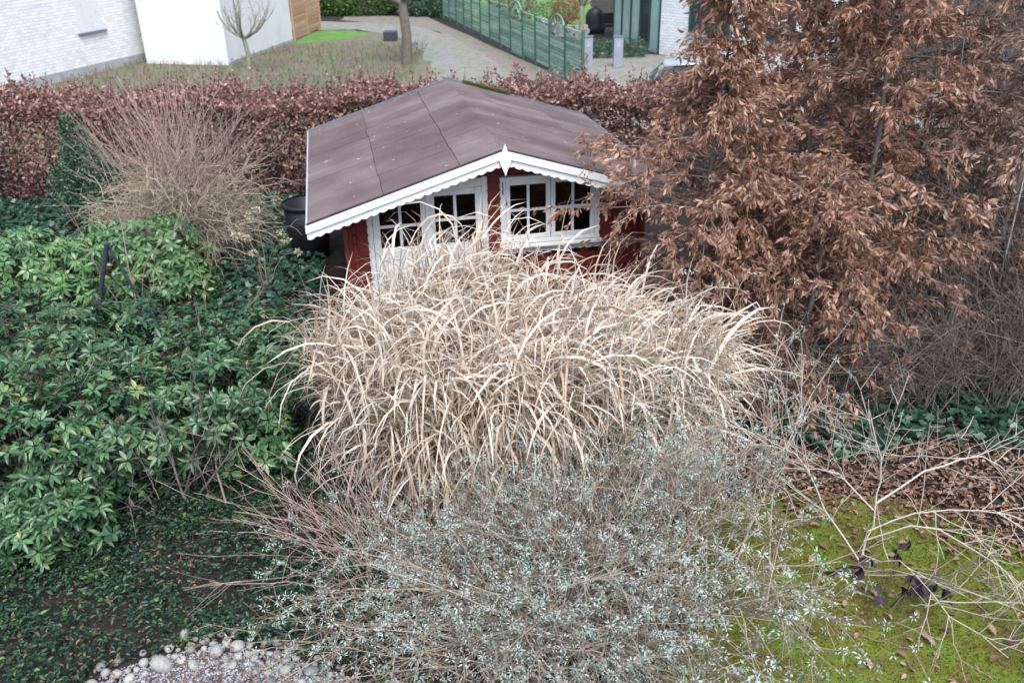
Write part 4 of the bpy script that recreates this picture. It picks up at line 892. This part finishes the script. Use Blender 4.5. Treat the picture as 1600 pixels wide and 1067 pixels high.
dry_tree(5.9, 9.9, 6.5, 66, 1.5, 8000, 'dry_leaf_grey', LG, 107, 0.6, group='sparse trees at the thicket')
dry_tree(6.6, 11.2, 6.8, 70, 1.6, 8000, 'dry_leaf_grey', LG, 108, 0.5, group='sparse trees at the thicket')

# ---- grey leafless thicket under and behind the trees
def thicket(x, y, n, h, seed, spread=0.5):
    q = np.random.default_rng(seed)
    t = thing('bare_shrub', 'dense grey leafless shrub with upright stems under the trees', 'shrub', (x, y, 0), group='grey leafless shrubs under the trees')
    base = np.array([x, y, 0]) + np.stack([q.normal(0, spread, n), q.normal(0, spread * 0.6, n), np.zeros(n)], 1)
    st = arcs(base, q.uniform(0, 6.28, n), q.uniform(0.8, 1.5, n), q.uniform(0.5, 1.0, n) * h, q.uniform(0, 0.7, n), 8, 0.08, 0.2, q)
    tw, _ = child_arcs(st, 9, (0.25, 0.7), 0.7, 0.2, 1.0, 5, 0, 0.2, 0.14, q); t2, _ = child_arcs(tw, 1, (0.15, 0.40), 0.8, 0.3, 1.0, 4, 0, 0, 0.14, q)
    a = Acc(); tubes(a, st, taper(n, 8, 0.010, 0.003), 4, q.random(n)); tubes(a, tw, taper(len(tw), 5, 0.0036, 0.002), 3, q.random(len(tw))); tubes(a, t2, taper(len(t2), 4, 0.0025, 0.0015), 3, q.random(len(t2)))
    a.build('twigs', M['twig_grey'], t)["kind"] = "stuff"
pq = np.random.default_rng(140)
ps = thing('sapling', 'pale grey straight leafless poles rising through the dark thicket', 'shrub', (6.4, 10.6, 0))
n = 16; base = np.stack([pq.uniform(5.4, 7.6, n), pq.uniform(9.8, 11.6, n), np.zeros(n)], 1)
st = arcs(base, pq.uniform(0, 6.28, n), pq.uniform(1.3, 1.56, n), pq.uniform(3.0, 5.5, n), pq.normal(0, 0.1, n), 9, 0.04, 0, pq); tw, _ = child_arcs(st, 6, (0.3, 0.9), 0.45, 0.3, 1.0, 6, 0.2, 0, 0.08, pq)
a = Acc(); tubes(a, st, taper(n, 9, 0.014, 0.006), 5, pq.random(n)); tubes(a, tw, taper(len(tw), 6, 0.005, 0.002), 3, pq.random(len(tw))); a.build('stems', M['twig_pale'], ps)["kind"] = "stuff"
for k, (x, y, n, h) in enumerate([(2.9, 9.0, 70, 1.5), (3.9, 9.1, 80, 1.6), (4.9, 9.2, 90, 1.8), (5.8, 9.1, 100, 2.4), (6.7, 9.6, 110, 3.4), (7.6, 10.4, 110, 4.5), (6.3, 12.2, 100, 4.6), (7.6, 12.6, 100, 5.2)]):
    thicket(x, y, n, h, 120 + k)

# ---- dried hydrangea heads, saplings and plant support on the left
q = np.random.default_rng(131)
hy = thing('hydrangea', 'dried hydrangea with cream seed heads in front of the ivy', 'shrub', (-3.9, 13.1, 0))
tips = np.array([(-3.86, 13, 1.32), (-3.98, 13.0, 1.22), (-4.22, 13, 0.92), (-3.52, 13, 0.95), (-4.02, 13, 0.62), (-4.1, 13.05, 0.85), (-3.45, 12.9, 0.86), (-3.3, 13.0, 0.62)])
a = Acc(); L_ = []
for tp in tips: L_.append(poly([(-3.9 + q.normal(0, 0.05), 13.1, 0), (tp + np.array([-3.9, 13.1, 0.2])) / 2 + [0, 0, 0.12], tp], 7))
tubes(a, np.array(L_), taper(len(L_), 7, 0.006, 0.003), 4, q.random(len(L_))); a.build('stems', M['twig_tan'], hy)
for tp in tips:
    a = Acc(); n = 46; u = norm(q.normal(0, 1, (n, 3))); place(a, leaf_small(0.1), tp + u * [0.07, 0.07, 0.035] * q.random((n, 1)) ** 0.4, u + q.normal(0, 0.4, u.shape), q.normal(0, 1, u.shape), q.uniform(0.025, 0.045, n), 0.028, q.random(n))
    a.build('flower_head', M['cream_head'], hy)
sa_ = thing('sapling', 'tall thin purplish leafless sapling rising beside the light green rhododendron', 'shrub', (-5.35, 11.6, 0))
L_ = np.array([poly(m, 9) for m in [[(-5.35, 11.6, 0), (-5.3, 11.5, 0.9), (-5.25, 11.5, 1.7), (-5.35, 11.5, 2.5)], [(-5.35, 11.6, 0), (-5.2, 11.55, 0.7), (-5.0, 11.5, 1.15), (-4.4, 11.4, 1.65)], [(-5.35, 11.6, 0), (-5.1, 11.6, 0.5), (-5.0, 11.6, 0.9)], [(-5.5, 11.6, 0), (-5.8, 11.6, 1.0), (-6.0, 11.6, 1.9)], [(-4.4, 11.6, 0), (-4.35, 11.6, 0.5), (-4.2, 11.6, 0.95)], [(-3.9, 11.3, 0), (-3.75, 11.3, 0.35), (-3.4, 11.3, 0.75)]]])
tw, _ = child_arcs(L_, 5, (0.2, 0.5), 0.4, 0.4, 0.95, 5, 0.3, 0, 0.06, q)
a = Acc(); tubes(a, L_, taper(len(L_), 9, 0.011, 0.004), 5, q.random(len(L_))); tubes(a, tw, taper(len(tw), 5, 0.0035, 0.002), 3, q.random(len(tw))); a.build('stems', M['twig_red'], sa_)
sp_ = thing('plant_support', 'dark iron plant support pole with a leaning brace in the shrubs', 'support', (-5.88, 11.2, 0))
a = Acc(); tubes(a, np.array([[(-5.88, 11.2, 0), (-5.62, 11.2, 0.75), (-5.38, 11.2, 1.45)]]), 0.032, 12); o = a.build('pole', M['iron'], sp_)
a = Acc(); lathe(a, [(0, 1.44), (0.045, 1.44), (0.045, 1.465), (0, 1.47)], 16, (-5.38, 11.2, 0)); a.build('cap', M['iron'], sp_)
a = Acc(); tubes(a, np.array([[(-5.36, 11.2, 1.38), (-5.15, 11.25, 0.70), (-4.95, 11.3, 0.0)]]), 0.020, 8); a.build('brace', M['iron'], sp_)

# ------------------------------------------------------------------ background: houses, fence, drive
def brick_wall(parent, A, B, z0, z1, bl=0.24, bh=0.105, joint=0.012, holes=(), depth=0.012, name='brick_courses'):
    """individual bricks proud of a mortar plane; A,B 2d points, outside lies right of A->B"""
    A = np.array(A, float); B = np.array(B, float); Ln = np.linalg.norm(B - A); u = (B - A) / Ln; nrm = np.array([u[1], -u[0]])
    acc = Acc(); rows = int((z1 - z0) / bh); q = np.random.default_rng(int(abs(A[0] * 10)) + 3); box8 = []
    for r in range(rows):
        zz0 = z0 + r * bh + joint / 2; zz1 = z0 + (r + 1) * bh - joint / 2; x = -(bl / 2 if r % 2 else 0)
        while x < Ln:
            a0, a1 = max(0, x + joint / 2), min(Ln, x + bl - joint / 2); x += bl
            if a1 - a0 < 0.02: continue
            for h in holes:
                if a1 > h[0] and a0 < h[1] and zz1 > h[2] and zz0 < h[3]:
                    if a0 < h[0] - 0.02: a1 = h[0] - 0.004
                    elif a1 > h[1] + 0.02: a0 = h[1] + 0.004
                    else: a1 = a0
            if a1 - a0 < 0.02: continue
            dp = depth + q.uniform(-0.003, 0.003); pts = []
            for (s, d) in ((a0, 0), (a1, 0), (a1, dp), (a0, dp)): pts.append(A + u * s + nrm * d)
            acc.add([(p_[0], p_[1], zz0) for p_ in pts] + [(p_[0], p_[1], zz1) for p_ in pts], BQ[1:], r=q.random())
    o = acc.build(name, M['brick'], parent); o["kind"] = "stuff"
    return u, nrm
def wall_box(name, mat, parent, A, B, t, z0, z1):
    A = np.array(A, float); B = np.array(B, float); u = (B - A) / np.linalg.norm(B - A); nrm = np.array([u[1], -u[0]])
    c = [A, B, B - nrm * t, A - nrm * t]; a = Acc(); a.add([(p_[0], p_[1], z0) for p_ in c] + [(p_[0], p_[1], z1) for p_ in c], BQ); return a.build(name, mat, parent)
def panel_on(name, mat, parent, A, B, s0, s1, z0, z1, d0, d1):
    A = np.array(A, float); B = np.array(B, float); u = (B - A) / np.linalg.norm(B - A); nrm = np.array([u[1], -u[0]])
    c = [A + u * s0 + nrm * d0, A + u * s1 + nrm * d0, A + u * s1 + nrm * d1, A + u * s0 + nrm * d1]
    a = Acc(); a.add([(p_[0], p_[1], z0) for p_ in c] + [(p_[0], p_[1], z1) for p_ in c], BQ); return a.build(name, mat, parent)
# left house (its long wall recedes to the right)
hl = thing('brick_house', 'white painted brick house with a closed roller shutter beyond the hedge', 'house', (-18, 34, 0))
A, B = (-17.9, 26.9), (-14.62, 37.75)
Lh = math.hypot(B[0] - A[0], B[1] - A[1]); off = Lh - 7.8
wall_box('wall', M['mortar'], hl, A, B, 0.3, 0.0, 3.6)
brick_wall(hl, A, B, 0.32, 3.6, holes=[(off + 4.15, off + 5.42, 1.475, 3.05)])
panel_on('plinth', M['plinth'], hl, A, B, 0, Lh, 0, 0.315, 0.002, 0.03)
wn_ = panel_on('window', M['white'], hl, A, B, off + 4.15, off + 5.42, 1.475, 3.05, 0.0005, 0.006)
for k in range(26):
    panel_on('shutter_slat', M['white'], wn_, A, B, off + 4.17, off + 5.40, 1.48 + k * 0.060, 1.48 + k * 0.060 + 0.055, 0.0062, 0.016).location = (0, 0, 0)
panel_on('sill', M['slate'], wn_, A, B, off + 4.05, off + 5.52, 1.40, 1.47, 0.014, 0.12).location = (0, 0, 0)
# white rendered garage
ga = thing('garage', 'plain white rendered garage beside the white brick house', 'garage', (-12, 40, 0))
c = [(-14.35, 36.75), (-10.84, 35.83), (-9.79, 42.61), (-13.3, 43.53)]
a = Acc(); a.add([(x, y, 0.0) for x, y in c] + [(x, y, 2.85) for x, y in c], BQ); a.build('wall', M['render'], ga)
cr = [(-14.5, 36.7), (-10.75, 35.70), (-9.65, 42.7), (-13.4, 43.65)]
a = Acc(); a.add([(x, y, 2.86) for x, y in cr] + [(x, y, 2.98) for x, y in cr], BQ); a.build('roof', M['slate'], ga)
panel_on('base_strip', M['plinth'], ga, c[1], c[2], 0.02, 6.8, 0.0, 0.12, 0.002, 0.02)
panel_on('gap_light_strip', M['white'], ga, c[0], c[1], -0.02, 0.10, 0.0, 2.85, 0.002, 0.02)  # white strip, its colour stands for light in the gap beside the house
# tan wooden screen fence
tf = thing('wooden_fence', 'tan wooden screen fence of horizontal boards next to the garage', 'fence', (-9.6, 44.7, 0))
A, B = (-9.74, 42.75), (-9.35, 47.2)
for k in range(3): panel_on('post', M['tan_wood'], tf, A, B, k * 2.18 - 0.04, k * 2.18 + 0.05, 0, 1.95, -0.04, 0.05)
for k in range(2):
    for j in range(13): panel_on('board', M['tan_wood'], tf, A, B, k * 2.18 + 0.055, k * 2.18 + 2.135, 0.06 + j * 0.142, 0.06 + j * 0.142 + 0.128, -0.01 + (j % 2) * 0.012, 0.008 + (j % 2) * 0.012)
# small pollarded tree in front of the garage
def bare_tree(x, y, h, r, fork, seed, label, nb=9, mat='bark_green', bl=(0.7, 1.3), per=5):
    q = np.random.default_rng(seed); t = thing('tree', label, 'tree', (x, y, 0))
    tr = np.array([[(x, y, 0), (x + q.normal(0, 0.03), y, fork * 0.5), (x + q.normal(0, 0.04), y, fork), (x + q.normal(0, .05), y, fork + 0.15)]])
    a = Acc(); tubes(a, tr, np.array([[r * 1.15, r, r * 0.95, r * 0.8]]), 10, [0.5]); a.build('trunk', M[mat], t)
    br = arcs(np.repeat(tr[:, -2], nb, 0), np.arange(nb) * 2.4 + q.normal(0, 0.3, nb), q.uniform(0.35, 1.3, nb), q.uniform(*bl, nb) * h / 3, q.uniform(-1.1, -0.5, nb), 7, 0.08, 0.2, q)
    tw, _ = child_arcs(br, per, (0.4, 1.0), 0.45, 0.3, 1.0, 6, 0.3, -0.3, 0.1, q); t2, _ = child_arcs(tw, 3, (0.2, 0.5), 0.5, 0.3, 1, 4, 0.2, 0, 0.1, q)
    a = Acc(); tubes(a, br, taper(nb, 7, r * 0.62, r * 0.26), 6, q.random(nb)); tubes(a, tw, taper(len(tw), 6, r * 0.18, r * 0.07), 4, q.random(len(tw))); tubes(a, t2, taper(len(t2), 4, r * 0.07, r * 0.04), 3, q.random(len(t2)))
    a.build('crown', M[mat], t)
    return t
bare_tree(-9.75, 34.6, 3.0, 0.085, 1.15, 201, 'small bare pollarded tree in front of the white garage', 10, 'bark_green', (0.9, 1.5), 3)
bare_tree(-3.85, 35.4, 6.0, 0.19, 2.2, 202, 'thick bare grey trunk standing beside the curved gravel drive', 10, 'bark', (0.9, 1.4), 7)
bare_tree(3.1, 38.0, 4.0, 0.10, 1.7, 203, 'young pale-barked tree by the covered grill', 8, 'bark_green')
o = boxobj('utility_box', M['iron'], None, -5.55, -4.95, 41.9, 42.5, 0.0, 0.42, 0.03, wc=True)
tag(o, 'low dark utility box at the edge of the drive', 'box')
# green lattice fence along the drive
gf = thing('garden_fence', 'green slatted fence with arched trellis panels running along the drive', 'fence', (0, 40, 0))
A, B = np.array((-3.4, 51.0)), np.array((2.45, 29.5)); Lf = np.linalg.norm(B - A); npan = 13; pw = Lf / npan
slat_pool = {}
for k in range(npan + 1): panel_on('post', M['green_post'], gf, A, B, k * pw - 0.045, k * pw + 0.045, 0, 1.82, -0.045, 0.045)
for k in range(npan):
    s0, s1 = k * pw + 0.047, (k + 1) * pw - 0.047
    if k in (8, 11):
        fr = panel_on('trellis_panel', M['green_wood'], gf, A, B, s0, s1, 0.05, 0.13, -0.02, 0.02)
        u = (B - A) / Lf; cx = (s0 + s1) / 2; rad = (s1 - s0) / 2
        th = np.linspace(0, math.pi, 13)
        for rr_, nm in ((rad, 'arch'), (rad * 0.55, 'arch')):
            pts = np.array([[(A[0] + u[0] * (cx + rr_ * math.cos(w)), A[1] + u[1] * (cx + rr_ * math.cos(w)), 1.45 + rr_ * 0.75 * math.sin(w)) for w in th]])
            a = Acc(); tubes(a, pts, 0.035, 6); a.build(nm, M['green_wood'], fr).location = (0, 0, 0)
        for w in th[2:-2:2]:
            pts = np.array([[(A[0] + u[0] * (cx + e * math.cos(w)), A[1] + u[1] * (cx + e * math.cos(w)), 1.45 + e * 0.75 * math.sin(w)) for e in (rad * 0.55, rad * 0.97)]])
            a = Acc(); tubes(a, pts, 0.018, 4); a.build('spoke', M['green_wood'], fr).location = (0, 0, 0)
        par, top_ = fr, 1.42
    else:
        fr = panel_on('fence_panel', M['green_wood'], gf, A, B, s0, s1, 1.70, 1.76, -0.02, 0.022); par, top_ = fr, 1.69
    nsl = int((top_ - 0.16) / 0.118)
    for j in range(nsl):
        panel_on('slat', M['green_wood'], par, A, B, s0 + 0.002, s1 - 0.002, 0.16 + j * 0.118, 0.16 + j * 0.118 + 0.095, -0.012 + 0.008 * (j % 2), 0.006 + 0.008 * (j % 2)).location = (0, 0, 0)
# right house
hr = thing('brick_house', 'white brick house with green framed glazed porch beyond the hedge', 'house', (8, 40, 0))
A, B = (6.09, 36.67), (11.0, 30.46)
wall_box('wall', M['mortar'], hr, A, B, 0.3, 0, 3.4)
brick_wall(hr, A, B, 0.0, 3.4, holes=[(1.45, 3.4, 0.95, 2.5), (4.6, 6.2, 0.95, 2.5)])
for s0, s1 in ((1.45, 3.4), (4.6, 6.2)):
    w_ = panel_on('window', M['dark_glass'], hr, A, B, s0, s1, 0.95, 2.5, 0.001, 0.01)
    for a0, a1, b0, b1 in ((s0, s1, 0.95, 1.03), (s0, s1, 2.42, 2.5), (s0, s0 + 0.08, 1.03, 2.42), (s1 - 0.08, s1, 1.03, 2.42), ((s0 + s1) / 2 - 0.04, (s0 + s1) / 2 + 0.04, 1.03, 2.42)):
        panel_on('window_frame', M['green_frame'], w_, A, B, a0, a1, b0, b1, 0.011, 0.05).location = (0, 0, 0)
    panel_on('sill', M['plinth'], w_, A, B, s0 - 0.05, s1 + 0.05, 0.88, 0.945, 0.003, 0.12).location = (0, 0, 0)
A, B = (4.76, 41.2), (6.07, 36.72); L2 = math.hypot(B[0] - A[0], B[1] - A[1])
pr = wall_box('porch', M['green_frame'], hr, A, B, 0.08, 2.55, 2.75)
edges = np.linspace(0, L2, 6)
for k, s in enumerate(edges): panel_on('frame_post', M['green_frame'], pr, A, B, max(s - 0.06, 0), min(s + 0.06, L2), 0.0, 2.549, -0.05, 0.04).location = (0, 0, 0)
for k in range(5): panel_on('pane', M['dark_glass'] if k == 3 else M['pale_glass'], pr, A, B, edges[k] + 0.062, edges[k + 1] - 0.062, 0.12, 2.5, -0.02, 0.0).location = (0, 0, 0)
panel_on('threshold', M['plinth'], pr, A, B, 0.062, L2 - 0.062, 0.0, 0.115, -0.03, 0.02).location = (0, 0, 0)
a = Acc(); c = [(4.3, 41.4), (6.0, 36.2), (11.3, 29.9), (14, 32), (12, 42), (7, 44)]
me = bpy.data.meshes.new('roof'); nn_ = len(c); me.from_pydata([(x, y, 3.42) for x, y in c] + [(x, y, 3.6) for x, y in c], [], [list(range(nn_))[::-1], list(range(nn_, 2 * nn_))] + [[i, (i + 1) % nn_, (i + 1) % nn_ + nn_, i + nn_] for i in range(nn_)]); link('roof', me, M['slate'], hr)
# shrubs and things around the right house
q = np.random.default_rng(301)
def leafy(name, label, cat, lumps, n, mat, L, seed, group=None):
    q = np.random.default_rng(seed); t = thing(name, label, cat, (lumps[0][0], lumps[0][1], 0), group=group)
    P, Nn = blob_points(lumps, n, q, 0.4, 0.03); n = len(P); a = Acc()
    place(a, LS[0], P, norm(Nn + q.normal(0, 0.8, (n, 3))), Nn + 0.5 * q.normal(0, 1, (n, 3)), q.uniform(L * 0.7, L * 1.3, n), L * 0.55, np.clip(q.normal(0.5, 0.24, n), 0, 1)); a.build('foliage', M[mat], t)["kind"] = "stuff"
    a = Acc(); c = lumps[0]; m = 7; st = arcs(np.repeat(np.array([[c[0], c[1], 0.0]]), m, 0), np.arange(m) * 0.9, np.full(m, 1.1), np.full(m, c[2] + c[5] * 0.5), np.zeros(m), 5, 0.1, 0, q); tubes(a, st, taper(m, 5, 0.03, 0.01), 5); a.build('stem', M['bark'], t)
    return t
leafy('box_hedge', 'low clipped dark green box hedge behind the blue posts', 'hedge', [(2.9 + 0.45 * k, 36.0 + 0.02 * k, 0.32, 0.42, 0.4, 0.38) for k in range(6)], 5000, 'holly', 0.06, 302)
leafy('bush', 'dark evergreen bush at the far side of the drive near the fence', 'shrub', [(-4.3, 52.3, 0.9, 1.9, 1.0, 1.1), (-3.6, 51.6, 0.5, 0.8, 0.6, 0.7)], 4500, 'holly', 0.16, 303)
leafy('bush', 'bright green bush at the far side of the drive', 'shrub', [(-7.9, 53.0, 0.8, 1.9, 0.9, 1.0), (-9.3, 53.2, 0.8, 1.2, 0.9, 0.9)], 4500, 'bush_green', 0.16, 304)
leafy('bush', 'tall dark bush behind the trunk beside the drive', 'shrub', [(-6.0, 53.6, 1.2, 1.6, 1.0, 1.3), (-10.9, 53.5, 1.1, 1.2, 1.0, 1.2)], 4500, 'bush_green', 0.16, 305)
leafy('bush', 'small rust-orange shrub behind the stone wall', 'shrub', [(3.0, 46.6, 0.7, 0.75, 0.5, 0.6)], 1300, 'rust', 0.09, 306)
leafy('bush', 'dark green conifer shrub beside the rust-orange shrub', 'shrub', [(2.1, 47.5, 0.5, 0.6, 0.5, 0.6), (3.3, 49, 1.2, 0.9, 0.8, 1.3)], 2600, 'holly', 0.08, 307)
leafy('bush', 'brown leafless bush on the lawn behind the green fence', 'shrub', [(0.3, 47.8, 0.9, 1.3, 1.1, 1.0)], 3000, 'twig_grey', 0.10, 308)
# low stone wall
sw = thing('stone_wall', 'low curved wall of pale stone blocks in front of the rust shrub', 'wall', (2.6, 42.5, 0))
pts = np.array([(1.75, 45.6), (1.9, 43.8), (2.3, 42.6), (3.0, 42.2), (3.7, 42.3)]); 
seg = np.linspace(0, 4, 15)
for j in range(3):
    for k in range(14):
        s = seg[k] + (0.12 if j % 2 else 0); i0 = min(int(s), 3); p_ = pts[i0] * (1 - s + i0) + pts[i0 + 1] * (s - i0); d_ = pts[i0 + 1] - pts[i0]; Ln = np.linalg.norm(d_); u = d_ / Ln
        bl = Ln * (seg[1] - seg[0]) * 0.94
        panel_on('stone', M['stone'], sw, p_, p_ + u, 0, bl, j * 0.17 + 0.003, j * 0.17 + 0.165, -0.16 + q.normal(0, 0.01), 0.16 + q.normal(0, 0.01))
# covered kettle grill
gr = thing('covered_grill', 'grill under a black cover on the terrace by the stone wall', 'grill', (4.15, 43.4, 0))
a = Acc(); lathe(a, [(0.0, 1.14), (0.18, 1.12), (0.36, 1.0), (0.45, 0.78), (0.44, 0.55), (0.47, 0.3), (0.52, 0.06), (0.0, 0.05)], 18); o = a.build('cover', M['black'], gr, True, world_coords=False); o.scale = (1.0, 0.8, 1.0)
a = Acc(); lathe(a, [(0, 1.15), (0.05, 1.15), (0.06, 1.19), (0.0, 1.21)], 10); a.build('knob', M['black'], gr, True, world_coords=False)
gr2 = thing('garden_chair', 'black padded garden chair beside the covered grill', 'chair', (4.75, 42.6, 0))
boxobj('seat', M['black'], gr2, -0.28, 0.28, -0.28, 0.28, 0.38, 0.48, 0.03); boxobj('backrest', M['black'], gr2, -0.28, 0.28, 0.24, 0.32, 0.49, 0.95, 0.03)
for sx in (-0.25, 0.21):
    for sy in (-0.25, 0.21): boxobj('leg', M['iron'], gr2, sx, sx + 0.04, sy, sy + 0.04, 0, 0.379)
# two blue-grey posts
for k, (x, y) in enumerate(((3.0, 33.9), (4.1, 33.8))):
    t = thing('entrance_post', 'square blue-grey post in front of the box hedge', 'post', (x, y, 0), group='blue-grey posts at the entrance')
    boxobj('column', M['blue_post'], t, -0.17, 0.17, -0.12, 0.12, 0, 1.05, 0.02); boxobj('cap', M['slate'], t, -0.19, 0.19, -0.14, 0.14, 1.051, 1.09, 0.01)
    boxobj('name_plate', M['plinth'], t, -0.06, 0.06, -0.128, -0.121, 0.72, 0.90)
# parked car
ca_ = thing('parked_car', 'silver hatchback parked behind the beech hedge', 'car', (5.9, 25.6, 0), -0.12)
prof = [(-1.95, 0.35, 0.70), (-1.9, 0.28, 0.95), (-1.4, 0.22, 1.0), (-0.4, 0.2, 0.98), (0.7, 0.2, 0.95), (1.5, 0.22, 0.84), (1.9, 0.28, 0.68), (2.0, 0.38, 0.55)]
def loft(secs, parent, name, mat):
    a = Acc(); V = []; S = 10
    for x, w0, w1, z0, z1 in secs:
        V.append([(x, -w0, z0), (x, -w0 * 1.02, z0 + (z1 - z0) * 0.3), (x, -w0, z0 + (z1 - z0) * 0.75), (x, -w1, z1 - 0.02), (x, -w1 * 0.5, z1), (x, w1 * 0.5, z1), (x, w1, z1 - 0.02), (x, w0, z0 + (z1 - z0) * 0.75), (x, w0 * 1.02, z0 + (z1 - z0) * 0.3), (x, w0, z0)])
    V = np.array(V); K = len(secs); idx = np.arange(K * S).reshape(K, S)
    qd = np.stack([idx[:-1], np.roll(idx, -1, 1)[:-1], np.roll(idx, -1, 1)[1:], idx[1:]], -1).reshape(-1, 4)
    a.add(V.reshape(-1, 3), np.concatenate([qd, [[0, 9, 8, 7], [0, 7, 6, 5], [0, 5, 4, 3], [0, 3, 2, 1]], np.array([[0, 7, 8, 9], [0, 5, 6, 7], [0, 3, 4, 5], [0, 1, 2, 3]]) + (K - 1) * S]))
    return a.build(name, mat, parent, True, world_coords=False)
loft([(x, 0.80 if abs(x) > 1.8 else 0.87, 0.72 if abs(x) > 1.8 else 0.80, z0, z1) for x, z0, z1 in prof], ca_, 'body', M['car_paint'])
loft([(-1.82, 0.76, 0.70, 0.9, 0.98), (-1.45, 0.76, 0.58, 0.9, 1.36), (0.15, 0.77, 0.60, 0.9, 1.42), (0.95, 0.76, 0.68, 0.88, 0.95)], ca_, 'windows', M['dark_glass'])
loft([(-1.5, 0.60, 0.54, 1.33, 1.395), (-1.0, 0.61, 0.56, 1.38, 1.45), (-0.3, 0.62, 0.56, 1.40, 1.47), (0.2, 0.61, 0.55, 1.37, 1.435)], ca_, 'roof', M['car_paint'])
for sy in (-1, 1):
    for x0, x1 in ((0.98, 0.18), (-0.62, -0.60)):
        a = Acc(); tubes(a, np.array([[(x0, sy * 0.73, 0.93), ((x0 + x1) / 2, sy * 0.69, 1.16), (x1, sy * 0.62, 1.40)]]), 0.03, 6); a.build('pillar', M['car_paint'], ca_, world_coords=False)
    for x in (-1.25, 1.25):
        w_ = part_empty('wheel', ca_, (x, sy * 0.80, 0.31)); w_.rotation_euler = (math.pi / 2, 0, 0)
        a = Acc(); lathe(a, [(0.19, -0.09), (0.30, -0.09), (0.31, 0), (0.30, 0.09), (0.19, 0.09)], 20); a.build('tyre', M['tyre'], w_, True, world_coords=False)
        a = Acc(); lathe(a, [(0, -0.085), (0.05, -0.085), (0.19, -0.07), (0.19, 0.07), (0.05, 0.085), (0, 0.085)], 20); a.build('rim', M['car_paint'], w_, True, world_coords=False)
    boxobj('headlight', M['white'], ca_, 1.84, 1.97, sy * 0.62 - 0.12, sy * 0.62 + 0.12, 0.56, 0.66, 0.02); boxobj('mirror', M['car_paint'], ca_, 0.55, 0.68, sy * 0.92 - 0.07, sy * 0.92 + 0.07, 0.94, 1.06, 0.02)
